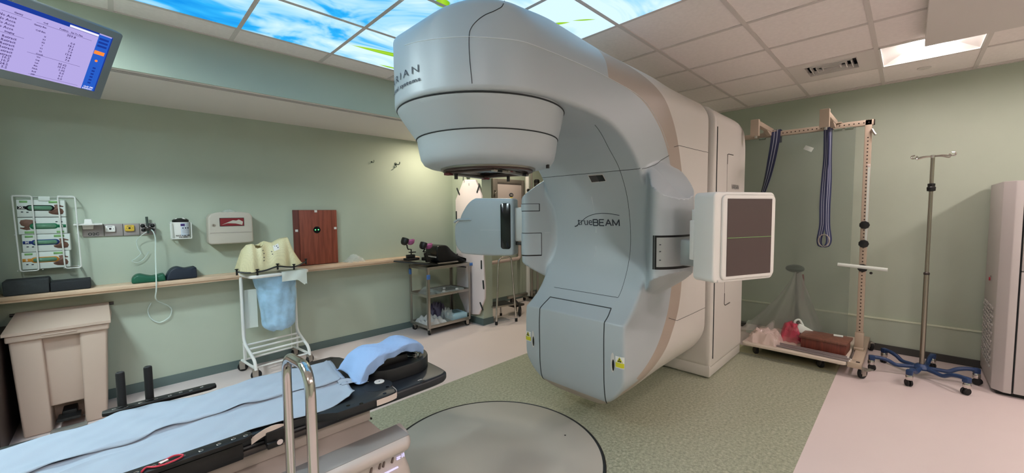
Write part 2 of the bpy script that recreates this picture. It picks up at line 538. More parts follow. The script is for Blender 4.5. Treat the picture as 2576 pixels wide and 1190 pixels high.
M['lamp'] = emission('troffer_lamp_glow', (255, 238, 232), FILL_WARM)  # glow of the added out-of-view lamps
M['lamp_cool'] = emission('troffer_lamp_cool_glow', (220, 241, 248), FILL_COOL)
def troffer(a, bq, label, lm=None):
    r_ = empty('ceiling_troffer', (a + .3, bq + .2975, ZC), label, 'ceiling light', None)
    h = MB()
    x0, x1, y0, y1 = a + .02, a + .58, bq + .02, bq + .575
    zt = ZC + .085
    xi0, xi1, yi0, yi1 = a + .12, a + .48, bq + .19, bq + .405
    lo = [(x0, y0, ZC + .004), (x1, y0, ZC + .004), (x1, y1, ZC + .004), (x0, y1, ZC + .004)]
    hi = [(xi0, yi0, zt), (xi1, yi0, zt), (xi1, yi1, zt), (xi0, yi1, zt)]
    h.add(lo + hi, [(0, 1, 5, 4), (1, 2, 6, 5), (2, 3, 7, 6), (3, 0, 4, 7), (4, 5, 6, 7)])
    for (p, q) in (((a + .012, bq + .012), (a + .588, bq + .024)), ((a + .012, bq + .571), (a + .588, bq + .583)), ((a + .012, bq + .012), (a + .024, bq + .583)), ((a + .576, bq + .012), (a + .588, bq + .583))):
        h.bb((p[0], p[1], ZC - .002), (q[0], q[1], ZC + .006))
    h.build('reflector', M['white_plastic'], r_)
    l = MB(); l.bb((xi0 + .01, yi0 + .01, zt - .035), (xi1 - .01, yi1 - .01, zt - .004)); l.build('lamp_cover', lm or M['lamp'], r_)
    return r_
M['lamp_teal'] = emission('troffer_lamp_cool_white_glow', (222, 241, 244), FILL_COOL * 2.0)
M['lamp_dim'] = emission('troffer_lamp_soft_glow', (255, 236, 232), 48.0)
troffer(4.23, -0.37, 'square recessed ceiling light with a glowing centre beside the supply vent', M['lamp_dim'])
far = ['square recessed ceiling light behind the viewer nearest the couch rail', 'square recessed ceiling light behind the viewer near the back wall', 'square recessed ceiling light over the near side of the room', 'square recessed ceiling light over the foot of the treatment couch', 'square recessed ceiling light over the cabinet end', 'square recessed ceiling light near the soffit over the waste bin side']
for (a, bq), lb in zip(TROFF[1:], far):  # unseen lamps added to brighten the room
    troffer(a, bq, lb, (M['lamp_cool'] if bq < 2 else M['lamp_teal']) if a < 0 and bq > 1 else None)
M['down'] = emission('downlight_glow', (255, 240, 214), LAMP_DOWN)
def downlight(x, y, z, label, mt, r=.06):
    r_ = empty('downlight', (x, y, z), label, 'ceiling light')
    d = MB(); d.lathe([(r + .018, .0), (r + .018, -.006), (r, -.006), (r * .9, -.001)], 28, (x, y, z), cap=False); d.build('trim_ring', M['white_plastic'], r_)
    d = MB(); d.lathe([(0, -.0015), (r * .9, -.0015)], 28, (x, y, z), cap=False); d.f = [tuple(reversed(q)) for q in d.f]; d.build('lamp', mt, r_)
downlight(2.75, 3.98, ZS, 'round downlight in the soffit above the steel cart', M['down'])
downlight(3.0, 3.25, ZC, 'round downlight in the ceiling hidden behind the treatment head', M['down'])  # extra lamp kept out of sight, added to brighten floor and cart
downlight(4.3, 4.0, ZC, 'round downlight in the alcove ceiling beyond the wall stub', M['down'])

# supply vent, speaker grille, low white ceiling box
r_ = empty('ceiling_vent', (4.53, .52, ZC), 'square white supply vent with louvres in the ceiling beside the square light', 'vent')
v = MB(); v.use(M['white_paint'])
a, bq = 4.23, .225
for lo, hi in (((a + .012, bq + .012), (a + .1, bq + .583)), ((a + .42, bq + .012), (a + .588, bq + .583)), ((a + .1, bq + .012), (a + .42, bq + .12)), ((a + .1, bq + .475), (a + .42, bq + .583))):
    v.bb((lo[0], lo[1], ZC + .002), (hi[0], hi[1], ZC + .008))
v.build('face_plate', None, r_)
v = MB(); v.bb((a + .1, bq + .12, ZC + .06), (a + .42, bq + .475, ZC + .07)); v.build('duct', M['seam'], r_)
for k in range(4):
    v = MB(); s = k * .038
    for lo, hi in (((a + .1 + s, bq + .12 + s), (a + .42 - s, bq + .126 + s)), ((a + .1 + s, bq + .469 - s), (a + .42 - s, bq + .475 - s)), ((a + .1 + s, bq + .12 + s), (a + .106 + s, bq + .475 - s)), ((a + .414 - s, bq + .12 + s), (a + .42 - s, bq + .475 - s))):
        v.bb((lo[0], lo[1], ZC - .004), (hi[0], hi[1], ZC + .03))
    v.build('louvre', M['white_paint'], r_)
s = MB(); s.lathe([(0, -.004), (.035, -.004), (.045, .0), (.045, .006)], 24, (5.13, -.05, ZC), cap=False)
tag(s.build('ceiling_sensor', M['white_paint']), 'small round flush disc in the ceiling tile near the right wall', 'ceiling fitting')
s = MB(); s.use(M['white_paint']); s.bb((1.8, -1.3, 2.60), (4.14, -.036, ZC + .004), .006)
s.use(M['seam']); s.bb((2.9, -.12, 2.598), (3.05, -.10, 2.6005))
tag(s.build('ceiling_box'), 'large low white box panel hanging just under the ceiling at top right', 'ceiling box')
# ================================================================== LINEAR ACCELERATOR (implicit surfaces -> meshes)
def catmull2(pts, sharp=(), n=8):
    """closed smooth 2D outline; indices in sharp stay corners"""
    P = [np.array(p, float) for p in pts]; N = len(P); out = []
    for i in range(N):
        p1, p2 = P[i], P[(i + 1) % N]
        p0 = P[i - 1] if i not in sharp else 2 * p1 - p2
        p3 = P[(i + 2) % N] if (i + 1) % N not in sharp else 2 * p2 - p1
        for k in range(n):
            t = k / n
            out.append(0.5 * ((2 * p1) + (p2 - p0) * t + (2 * p0 - 5 * p1 + 4 * p2 - p3) * t * t + (3 * p1 - p0 - 3 * p2 + p3) * t ** 3))
    return np.array(out)

class Grid2:
    """signed distance to a polygon, sampled on a grid"""
    def __init__(self, poly, h=0.006, pad=0.25):
        self.h = h
        lo = poly.min(0) - pad; hi = poly.max(0) + pad
        self.lo = lo
        nx, nz = np.ceil((hi - lo) / h).astype(int) + 1
        X, Z = np.meshgrid(lo[0] + h * np.arange(nx), lo[1] + h * np.arange(nz), indexing='ij')
        d2 = np.full(X.shape, 1e9); ins = np.zeros(X.shape, bool)
        for a, b in zip(poly, np.roll(poly, -1, 0)):
            e = b - a; L = max(e @ e, 1e-12)
            t = np.clip(((X - a[0]) * e[0] + (Z - a[1]) * e[1]) / L, 0, 1)
            d2 = np.minimum(d2, (X - a[0] - t * e[0]) ** 2 + (Z - a[1] - t * e[1]) ** 2)
            c = (a[1] > Z) != (b[1] > Z)
            dz = e[1] if abs(e[1]) > 1e-12 else 1e-12
            ins ^= c & (X < (Z - a[1]) / dz * e[0] + a[0])
        self.g = np.sqrt(d2) * np.where(ins, -1, 1)
    def __call__(self, x, z):
        u = np.clip((x - self.lo[0]) / self.h, 0, self.g.shape[0] - 1.001)
        v = np.clip((z - self.lo[1]) / self.h, 0, self.g.shape[1] - 1.001)
        i = u.astype(int); j = v.astype(int); a = u - i; b = v - j; g = self.g
        return g[i, j] * (1 - a) * (1 - b) + g[i + 1, j] * a * (1 - b) + g[i, j + 1] * (1 - a) * b + g[i + 1, j + 1] * a * b

def smax(a, b, k):
    h = np.clip(0.5 + 0.5 * (a - b) / k, 0, 1)
    return b * (1 - h) + a * h + k * h * (1 - h)
def smin(a, b, k): return -smax(-a, -b, k)
def sstep(a, b, x):
    t = np.clip((x - a) / (b - a), 0, 1); return t * t * (3 - 2 * t)

def surface_nets(fn, lo, hi, h):
    n = [int(math.ceil((b - a) / h)) + 1 for a, b in zip(lo, hi)]
    ax = [lo[i] + h * np.arange(n[i]) for i in range(3)]
    X, Y, Z = np.meshgrid(*ax, indexing='ij')
    F = fn(X, Y, Z)
    S = F < 0
    cs = [(i, j, k) for i in (0, 1) for j in (0, 1) for k in (0, 1)]
    sl = lambda A, o: A[o[0]:A.shape[0] - 1 + o[0], o[1]:A.shape[1] - 1 + o[1], o[2]:A.shape[2] - 1 + o[2]]
    cnt = sum(sl(S, o).astype(np.int8) for o in cs)
    act = (cnt > 0) & (cnt < 8)
    acc = np.zeros(act.shape + (3,)); num = np.zeros(act.shape)
    for a in cs:
        for d in range(3):
            if a[d] == 1: continue
            b = list(a); b[d] = 1; b = tuple(b)
            fa, fb = sl(F, a), sl(F, b)
            cr = (fa < 0) != (fb < 0)
            t = np.where(cr, fa / np.where(cr, fa - fb, 1), 0)
            p = np.zeros(act.shape + (3,))
            for e in range(3): p[..., e] = a[e]
            p[..., d] = t
            acc += np.where(cr[..., None], p, 0); num += cr
    idx = -np.ones(act.shape, int); idx[act] = np.arange(act.sum())
    I = np.argwhere(act)
    V = np.array(lo) + h * (I + acc[act] / np.maximum(num[act], 1)[:, None])
    faces = []
    for d in range(3):
        e1, e2 = (d + 1) % 3, (d + 2) % 3
        A = [slice(None)] * 3; B = [slice(None)] * 3
        A[d] = slice(0, -1); B[d] = slice(1, None)
        for e in (e1, e2):
            A[e] = slice(1, -1); B[e] = slice(1, -1)
        sa, sb = S[tuple(A)], S[tuple(B)]
        q = np.argwhere(sa != sb)
        if not len(q): continue
        flip = sa[tuple(q.T)]
        base = q.copy(); base[:, e1] += 1; base[:, e2] += 1
        def at(o1, o2):
            r = base.copy(); r[:, e1] += o1; r[:, e2] += o2
            return idx[tuple(r.T)]
        quad_ = np.stack([at(-1, -1), at(0, -1), at(0, 0), at(-1, 0)], 1)
        quad_[~flip] = quad_[~flip][:, ::-1]
        faces.append(quad_)
    return V, np.concatenate(faces)

def project(fn, V, it=6, eps=2e-3, lim=0.02):
    for _ in range(it):
        f0 = fn(V[:, 0], V[:, 1], V[:, 2])
        g = np.stack([(fn(V[:, 0] + eps * (d == 0), V[:, 1] + eps * (d == 1), V[:, 2] + eps * (d == 2)) -
                       fn(V[:, 0] - eps * (d == 0), V[:, 1] - eps * (d == 1), V[:, 2] - eps * (d == 2))) / (2 * eps) for d in range(3)], 1)
        gg = np.maximum((g * g).sum(1), 0.05)
        st = -f0 / gg
        st = np.clip(st, -lim, lim)
        V = V + g * st[:, None] * 0.9
    nrm = g / np.sqrt(np.maximum((g * g).sum(1), 1e-9))[:, None]
    return V, nrm

def tris_of(Q): return np.concatenate([Q[:, [0, 1, 2]], Q[:, [0, 2, 3]]])

def split(V, T, g):
    """cut a triangle mesh along g=0 ; returns (inside g<0), (outside)"""
    V = np.asarray(V); gv = g(V)
    gv = np.where(np.abs(gv) < 1e-6, 1e-6, gv)
    s = gv < 0
    st = s[T].sum(1)
    ins = [tuple(t) for t in T[st == 3]]; out = [tuple(t) for t in T[st == 0]]
    newv = []; cache = {}
    def mid(a, b):
        k = (a, b) if a < b else (b, a)
        if k not in cache:
            t = gv[a] / (gv[a] - gv[b])
            cache[k] = len(V) + len(newv)
            newv.append(V[a] + (V[b] - V[a]) * t)
        return cache[k]
    for t in T[(st == 1) | (st == 2)]:
        t = [int(q) for q in t]
        k = s[t].sum()
        want = (k == 1)
        while bool(s[t[0]]) != want or bool(s[t[1]]) == want and False:
            t = t[1:] + t[:1]
        a, b, c = t
        ab, ca = mid(a, b), mid(a, c)
        one = [(a, ab, ca)]; two = [(ab, b, c), (ab, c, ca)]
        if want: ins += one; out += two
        else: out += one; ins += two
    V2 = np.concatenate([V, np.array(newv)]) if newv else V
    def pack(tr):
        if not tr: return np.zeros((0, 3)), np.zeros((0, 3), int)
        tr = np.array(tr); u, inv = np.unique(tr, return_inverse=True)
        return V2[u], inv.reshape(tr.shape)
    return pack(ins), pack(out)

def np_mesh(VT, name, m, parent, fn=None):
    V, T = VT
    me = bpy.data.meshes.new(name)
    me.from_pydata([tuple(p) for p in V.tolist()], [], [tuple(t) for t in T.tolist()])
    me.materials.append(m)
    me.polygons.foreach_set('use_smooth', [True] * len(me.polygons))
    if fn is not None:
        _, nr = project(fn, V.copy(), it=1)
        me.normals_split_custom_set_from_vertices([tuple(q) for q in nr.tolist()])
    me.update()
    o = bpy.data.objects.new(name, me); COL.objects.link(o)
    if parent:
        o.parent = parent; o.matrix_parent_inverse = parent.matrix_world.inverted()
    return o

YC = 1.57
prof_pts = [(0.900, 1.945), (0.885, 2.04), (0.900, 2.16), (0.952, 2.265), (1.04, 2.31), (1.25, 2.32), (1.6, 2.385), (2.0, 2.405), (2.35, 2.40), (2.65, 2.39), (2.95, 2.36), (3.25, 2.355),
            (3.5, 2.355), (3.5, .17), (3.2, .165), (2.9, .155), (2.55, .148), (2.32, .148), (2.20, .175), (2.125, .25), (2.10, .36), (2.095, .5), (2.093, .66), (2.098, .765), (2.16, .805), (2.22, .852),
            (2.29, .935), (2.36, 1.06), (2.405, 1.2), (2.412, 1.33), (2.385, 1.48), (2.325, 1.63), (2.24, 1.755), (2.12, 1.85), (1.97, 1.915), (1.8, 1.945), (1.5, 1.955), (1.2, 1.952)]
PROF = Grid2(catmull2(prof_pts, sharp=(0, 12, 13, 23)))
IX = 1.37          # isocentre axis of the treatment head
def halfw(x): return 0.405 + 0.04 * (1 - sstep(1.3, 2.1, x)) - 0.02 * sstep(2.55, 2.95, x)
RT, ZT = .25, 2.41
def f_stad(x, y, z):
    w = halfw(x)
    bulge = 0.03 * np.exp(-((z - .50) / .22) ** 2) * (1 - sstep(2.3, 2.7, x))
    yy = np.abs(y - YC)
    low = np.hypot(yy, z - np.maximum(z, 0.145 + w)) - w - bulge
    qy = yy - (w - RT); qz = z - (ZT - RT)
    up = np.hypot(np.maximum(qy, 0), np.maximum(qz, 0)) + np.minimum(np.maximum(qy, qz), 0) - RT
    return np.where(z > 1.3, up, low)
def f_plan(x, y, z):
    w = halfw(x)
    xc = np.maximum(x, IX)
    return np.hypot(x - xc, y - YC) - w
def f_body(x, y, z):
    a = smax(f_stad(x, y, z), f_plan(x, y, z), 0.02)
    return smax(PROF(x, z), a, 0.022)
def f_pod(x, y, z):
    yy = np.abs(y - YC)
    e = sstep(0.40, 0.64, yy)
    rear = np.maximum(x - 2.42, 0)
    zt = 1.645 - 0.125 * e + .30 * rear
    zb = 1.005 + 0.085 * e - .20 * rear
    tt = np.clip(np.maximum((z - zt) / .17, (zb - z) / .17), 0, 1)
    phi = (1 - tt) ** 2.0
    cyl = np.hypot(x - 2.445, np.maximum(yy - 0.30 + (1 - phi) * .18, 0)) - (0.338 - (1 - phi) * .12)
    clip = (0.392 + (2.385 - x) * .62 - yy) * .85
    return smax(cyl, clip, 0.07)
def f_gantry(x, y, z):
    b = f_body(x, y, z)
    yy = np.abs(y - YC)
    return smin(b, smax(f_pod(x, y, z), 0.375 - yy, .02), 0.035)

linac = empty('linear_accelerator', (2.6, YC, 0), 'large grey radiotherapy linear accelerator with overhanging treatment head and rounded body', 'radiotherapy machine')
HG = 0.0125
Vg, Qg = surface_nets(f_gantry, (0.86, 0.80, 0.08), (3.56, 2.34, 2.52), HG)
Vg, _ = project(f_gantry, Vg, it=4)
Tg = tris_of(Qg)
# region functions (x,z curves of the cover joints)
band_in = Grid2(catmull2([(-.5, 2.166), (1.2, 2.166), (1.9, 2.166), (2.256, 2.133), (2.492, 2.025), (2.66, 1.87), (2.76, 1.70), (2.83, 1.5), (2.85, 1.295), (2.83, 1.09), (2.79, .92), (2.715, .735), (2.584, .588), (2.444, .484), (2.264, .405), (2.05, .33), (-.5, .1), (-.6, 1.2)]), h=.01, pad=1.2)
band_out = Grid2(catmull2([(-.5, 2.9), (1.6, 2.5), (2.30, 2.32), (2.55, 2.225), (2.72, 2.12), (2.85, 1.98), (2.94, 1.78), (3.0, 1.55), (3.02, 1.295), (3.0, 1.05), (2.96, .80), (2.883, .644), (2.703, .482), (2.464, .36), (2.2, .24), (1.9, .1), (-.5, -.5), (-.8, 1.2)]), h=.01, pad=1.2)
g_out = lambda V: band_out(V[:, 0], V[:, 2])
def g_in(V):
    d = band_in(V[:, 0], V[:, 2])
    return np.where((V[:, 0] < 2.02), -1.0 + 0 * d, d)
front, drum = split(Vg, Tg, g_out)
core, band = split(front[0], front[1], lambda V: np.where((V[:, 0] < 1.9) | ((V[:, 2] < .7) & (V[:, 0] < 2.13)), -0.02, band_in(V[:, 0], V[:, 2])))
upper, lower = split(core[0], core[1], lambda V: 1.712 + 0.28 * np.maximum(V[:, 0] - 2.30, 0) - V[:, 2])
head, arm = split(upper[0], upper[1], lambda V: V[:, 0] - 1.04 - .2 * sstep(2.17, 2.33, V[:, 2]))
np_mesh(head, 'head_cover', M['cover'], linac, f_gantry)
np_mesh(arm, 'arm_cover', M['cover'], linac, f_gantry)
np_mesh(lower, 'front_cover', M['cover'], linac, f_gantry)
tag(np_mesh(band, 'side_band', M['cover_tan'], linac, f_gantry), 'darker tan curved band')
np_mesh(drum, 'drum_cover', M['cover_light'], linac, f_gantry)


CREASE = [(0.936, 1.585, 2.185), (0.94, 1.474, 2.173), (0.963, 1.39, 2.165), (1.035, 1.277, 2.159), (1.107, 1.211, 2.155), (1.204, 1.157, 2.155), (1.31, 1.140, 2.150), (1.463, 1.138, 2.154), (1.872, 1.162, 2.167), (2.276, 1.17, 2.138), (2.515, 1.17, 2.03), (2.69, 1.176, 1.881)]
# ---- things drawn onto the covers: seams and patches projected on the surface
def on_surface(pts, fn=f_gantry, it=14, lift=0.0):
    V, n = project(fn, np.array(pts, float), it=it, lim=0.03)
    return V + n * lift, n
def resample(pts, d=0.015):
    out = []
    P = [Vector(p) for p in pts]
    for a, b in zip(P[:-1], P[1:]):
        n = max(1, int((b - a).length / d))
        out += [tuple(a.lerp(b, k / n)) for k in range(n)]
    out.append(tuple(P[-1]))
    return out
def seam(name, pts, r=0.0017, m=None, fn=f_gantry, parent=None, d=0.015, smooth=True):
    if smooth: pts = smooth_path(pts, 8)
    V, n = on_surface(resample(pts, d), fn)
    mb = MB(); mb.tube([tuple(q) for q in V], r, 6)
    return mb.build(name, m or M['seam'], parent or linac, 60)
def patch(name, corners, m, lift=0.003, nu=16, nv=16, fn=f_gantry, parent=None, rounded=None, thick=0.0):
    """4 corner points -> grid projected on the surface"""
    c = [np.array(q, float) for q in corners]
    P = []
    for i in range(nu + 1):
        for j in range(nv + 1):
            u, v = i / nu, j / nv
            P.append(c[0] * (1 - u) * (1 - v) + c[1] * u * (1 - v) + c[2] * u * v + c[3] * (1 - u) * v)
    V, n = on_surface(P, fn, lift=lift)
    F = [(i * (nv + 1) + j, (i + 1) * (nv + 1) + j, (i + 1) * (nv + 1) + j + 1, i * (nv + 1) + j + 1) for i in range(nu) for j in range(nv)]
    a, b, d = V[F[0][0]], V[F[0][1]], V[F[0][3]]
    if np.dot(np.cross(b - a, d - a), n[0]) < 0: F = [tuple(reversed(q)) for q in F]
    mb = MB(); mb.add([tuple(q) for q in V], F)
    if thick:
        K = len(V); V2 = V - n * thick
        mb.v += [tuple(q) for q in V2]
        rim = [i * (nv + 1) for i in range(nu + 1)] + [nu * (nv + 1) + j for j in range(1, nv + 1)] + [i * (nv + 1) + nv for i in range(nu - 1, -1, -1)] + [j for j in range(nv - 1, 0, -1)]
        fs = [(rim[k], rim[(k + 1) % len(rim)], rim[(k + 1) % len(rim)] + K, rim[k] + K) for k in range(len(rim))]
        mb.f += fs; mb.mi += [0] * len(fs)
    return mb.build(name, m, parent or linac, 50)
def build_letters(P, F, m, parent):
    # one object per separate letter
    par = list(range(len(P)))
    def root(a):
        while par[a] != a: par[a] = par[par[a]]; a = par[a]
        return a
    for f_ in F:
        for b in f_[1:]: par[root(b)] = root(f_[0])
    groups = {}
    for f_ in F: groups.setdefault(root(f_[0]), []).append(f_)
    for fs_ in groups.values():
        ids = sorted({i for f_ in fs_ for i in f_}); mp_ = {a: k for k, a in enumerate(ids)}
        mb = MB(); mb.add([tuple(P[i]) for i in ids], [tuple(mp_[i] for i in f_) for f_ in fs_]); mb.build('letter', m, parent, 0)
def surf_text(name, s, size, origin, xdir, ydir, m, fn=f_gantry, lift=0.002, bold=0.0, parent=None, space=1.0, align='CENTER', wide=1.0):
    V, F = text_mesh(s, size, 0, bold, align, 3, space)
    V = [Vector((v.x * wide, v.y, v.z)) for v in V]
    T = frame(origin, xdir, ydir)
    P = np.array([tuple(T @ v) for v in V])
    P, n = on_surface(P, fn, lift=lift)
    build_letters(P, F, m, parent or linac)

# horizontal joint across the front face at z 1.71 and on to the band
seam('cover_seam', [(2.28, 1.985, 1.712), (2.28, YC, 1.712), (2.28, 1.15, 1.712)], smooth=False)
seam('cover_seam', [(2.30, 1.155, 1.714), (2.45, 1.15, 1.75), (2.70, 1.15, 1.83)], smooth=False)
seam('cover_seam', [(2.80, 1.155, 1.90), (2.90, 1.16, 1.922), (3.2, 1.17, 1.925), (3.488, 1.17, 1.93)], smooth=False)
seam('cover_seam', [(2.74, 1.15, .69), (2.91, 1.16, .634), (3.2, 1.17, .63), (3.488, 1.17, .629)], smooth=False)
seam('cover_seam', [(1.050, 1.275, 1.975), (1.037, 1.275, 2.084), (1.037, 1.275, 2.162), (1.043, 1.268, 2.193), (1.059, 1.251, 2.22), (1.083, 1.23, 2.243), (1.115, 1.205, 2.262), (1.17, 1.21, 2.29), (1.23, 1.26, 2.318), (1.28, 1.40, 2.325)])
# light crease along the arm side
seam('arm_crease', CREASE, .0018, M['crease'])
# recessed front panel and service door seams
seam('panel_seam', [(1.90, 1.25, 1.92), (2.133, 1.306, 1.842), (2.278, 1.307, 1.708), (2.36, 1.304, 1.55), (2.404, 1.305, 1.376), (2.41, 1.301, 1.22), (2.389, 1.299, 1.139), (2.30, 1.30, .955), (2.262, 1.305, .893)], .0014)
seam('panel_seam', [(2.262, 1.307, .893), (2.262, YC, .893), (2.262, 1.833, .893)], smooth=False)
seam('door_seam', [(2.20, 1.319, .832), (2.20, YC, .832), (2.20, 1.821, .832)], .0036, smooth=False)
for s in (-1, 1):
    seam('door_seam', [(2.20, YC + s * .251, .832), (2.14, YC + s * .262, .795), (2.095, YC + s * .264, .76), (2.09, YC + s * .264, .5), (2.10, YC + s * .264, .3), (2.14, YC + s * .262, .22)], .0034)
    # recessed hand slot
    pts = [(2.09, YC + s * .327 + .014 * math.cos(a), .53 + .062 * math.sin(a) + .0 * a) for a in [k * PI / 12 for k in range(24)]]
    V, n = on_surface(pts, lift=.0015)
    mb = MB(); mb.add([tuple(q) for q in V], [tuple(range(24)) if False else tuple(range(23, -1, -1))]); mb.build('hand_slot', M['cover_light'], linac, 0)
    pts = [(2.09, YC + s * .327 - .004 + .008 * math.cos(a), .515 + .036 * math.sin(a)) for a in [k * PI / 12 for k in range(24)]]
    V, n = on_surface(pts, lift=.003)
    mb = MB(); mb.add([tuple(q) for q in V], [tuple(range(23, -1, -1))]); mb.build('slot_opening', M['black'], linac, 0)
    # yellow radiation warning label: white upper half with a triangle, yellow text half
    yc = YC + s * .374
    lab = patch('warning_label', [(2.1, yc + .028, .506), (2.1, yc - .028, .506), (2.1, yc - .028, .578), (2.1, yc + .028, .578)], M['white_plastic'], .002, 4, 4)
    if 'yellow' not in M: M['yellow'] = mat('label_yellow', (206, 200, 44), 0.5)
    patch('label_text_field', [(2.1, yc + .026, .511), (2.1, yc - .026, .511), (2.1, yc - .026, .540), (2.1, yc + .026, .540)], M['yellow'], .0032, 4, 4, parent=lab)
    tri = [(2.1, yc + .019, .543), (2.1, yc - .019, .543), (2.1, yc, .576)]
    V, n = on_surface(tri, lift=.0034); mb = MB(); mb.add([tuple(q) for q in V], [(0, 1, 2)]); mb.build('label_triangle', M['yellow'], lab, 0)
    for cxx, czz, rr in ((0, .554, .003), (-.006, .550, .0045), (.006, .550, .0045), (0, .563, .0045)):
        V, n = on_surface([(2.1, yc + cxx + rr * math.cos(a), czz + rr * math.sin(a)) for a in [k * PI / 4 for k in range(8)]], lift=.0046)
        mb = MB(); mb.add([tuple(q) for q in V], [tuple(range(7, -1, -1))]); mb.build('label_symbol', M['black'], lab, 0)

# little window under the joint on the front panel
win = patch('sensor_window', [(2.281, 1.556, 1.699), (2.283, 1.436, 1.697), (2.311, 1.426, 1.652), (2.313, 1.545, 1.649)], M['cover_light'], .0022, 8, 4)
patch('window_glass', [(2.283, 1.550, 1.695), (2.285, 1.441, 1.693), (2.311, 1.432, 1.656), (2.313, 1.541, 1.653)], M['dark_metal'], .0036, 8, 4, parent=win)
patch('window_shadow', [(2.283, 1.490, 1.694), (2.285, 1.441, 1.693), (2.311, 1.432, 1.656), (2.313, 1.481, 1.655)], M['black_gloss'], .005, 6, 4, parent=win)
# lettering on the panel: thin "true", bold "BEAM" and its swoosh
surf_text('lettering', 'true', .078, (2.41, 1.662, 1.378), (0, -1, 0), (0, 0, 1), M['logo'], space=.98)
LET = {'B': ([[(0, 0), (0, 1), (.62, 1), (.74, .88), (.74, .64), (.62, .52), (0, .52)], [(.62, .52), (.78, .40), (.78, .14), (.64, 0), (0, 0)]], .80),
       'E': ([[(.76, 1), (0, 1), (0, 0), (.76, 0)], [(0, .52), (.66, .52)]], .78), 'A': ([[(0, 0), (.46, 1), (.92, 0)], [(.18, .36), (.74, .36)]], .92),
       'M': ([[(0, 0), (0, 1), (.5, .12), (1.0, 1), (1.0, 0)]], 1.0)}
yy_ = 1.592
for ch in 'BEAM':
    st_, wd_ = LET[ch]
    mb = MB()
    for line in st_:
        V, n = on_surface(resample([(2.41, yy_ - .049 * p[0], 1.352 + .043 * p[1]) for p in line], .004))
        mb.tube([tuple(q) for q in V], .0042, 6)
    mb.build('letter', M['logo'], linac, 60)
    yy_ -= .049 * wd_ + .0115
seam('lettering_swoosh', [(2.41, 1.752, 1.340), (2.41, 1.70, 1.375), (2.41, 1.64, 1.415), (2.41, 1.56, 1.438), (2.41, 1.47, 1.440), (2.41, 1.38, 1.426)], .0022, M['logo'])
seam('lettering_swoosh', [(2.41, 1.755, 1.342), (2.41, 1.735, 1.348), (2.41, 1.72, 1.364)], .004, M['logo'])
for pts in ([(2.41, 1.573, 1.30), (2.41, 1.571, 1.345)], [(2.39, 1.566, 1.13), (2.39, 1.566, 1.21)], [(2.41, 1.575, 1.45), (2.37, 1.575, 1.56)]):
    seam('alignment_mark', pts, .0014, M['crease'], smooth=False)
# maker's lettering round the nose of the head
def nose_text(s, size, z, a0, a1, m, bold=0.0, space=1.2):
    V, F = text_mesh(s, size, 0, bold, 'CENTER', 3, space)
    xs_ = [v.x for v in V]; x0, x1 = min(xs_), max(xs_)
    P = []
    for v in V:
        a = a0 + (a1 - a0) * (v.x - x0) / (x1 - x0)
        P.append((IX + .445 * math.cos(a), YC + .445 * math.sin(a), z + v.y))
    P, n = on_surface(np.array(P), lift=.003)
    build_letters(P, F, m, linac)
nose_text('VARIAN', .044, 2.062, math.radians(147), math.radians(191), M['logo'], space=1.5)
nose_text('medical systems', .023, 2.018, math.radians(149), math.radians(192), M['logo'], .0006, 1.15)

# ---- collimator below the head
CX = 1.392
def ring_loft(mb, rings, n=72):
    """stack of circles (radius, height, centre x)"""
    V = []; F = []
    for (r, z, cx) in rings:
        for k in range(n):
            a = 2 * PI * k / n; V.append((cx + r * math.cos(a), YC + r * math.sin(a), z))
    for i in range(len(rings) - 1):
        for k in range(n):
            l = (k + 1) % n; F.append((i * n + k, i * n + l, (i + 1) * n + l, (i + 1) * n + k))
    return mb.add(V, F)
cm = ring_loft(MB(), [(.418, 1.975, 1.352), (.418, 1.942, 1.352), (.411, 1.925, 1.357), (.392, 1.878, 1.372), (.368, 1.825, 1.388), (.364, 1.818, 1.390)]).build('collimator_shroud', M['cover'], linac)
cl = ring_loft(MB(), [(.363, 1.817, 1.390), (.361, 1.812, 1.391), (.354, 1.76, CX), (.345, 1.718, CX), (.330, 1.694, CX), (.306, 1.683, CX), (.25, 1.679, CX), (.246, 1.676, CX)]).build('collimator_collar', M['cover'], linac)
ring_loft(MB(), [(.3655, 1.819, 1.390), (.3660, 1.8165, 1.390), (.362, 1.814, 1.390)]).build('collar_gasket', M['seam'], cm)
ring_loft(MB(), [(.4185, 1.950, 1.352), (.4225, 1.946, 1.352), (.4185, 1.942, 1.352)]).build('shroud_gasket', M['seam'], cm)
M['brown_metal'] = mat('mount_brown_metal', (92, 74, 70), 0.4, metal=0.5)
M['wine'] = mat('latch_wine', (104, 40, 44), 0.5)
pl = MB(); pl.lathe([(.0, 1.676), (.247, 1.676), (.247, 1.668), (.0, 1.668)], 64, (CX, YC, 0), cap=False)
mp = pl.build('accessory_mount', M['steel'], linac)
pl = MB(); pl.lathe([(.218, 1.668), (.234, 1.668), (.234, 1.660), (.208, 1.659), (.208, 1.668)], 64, (CX, YC, 0), cap=False); pl.build('mount_ring', M['brown_metal'], mp)
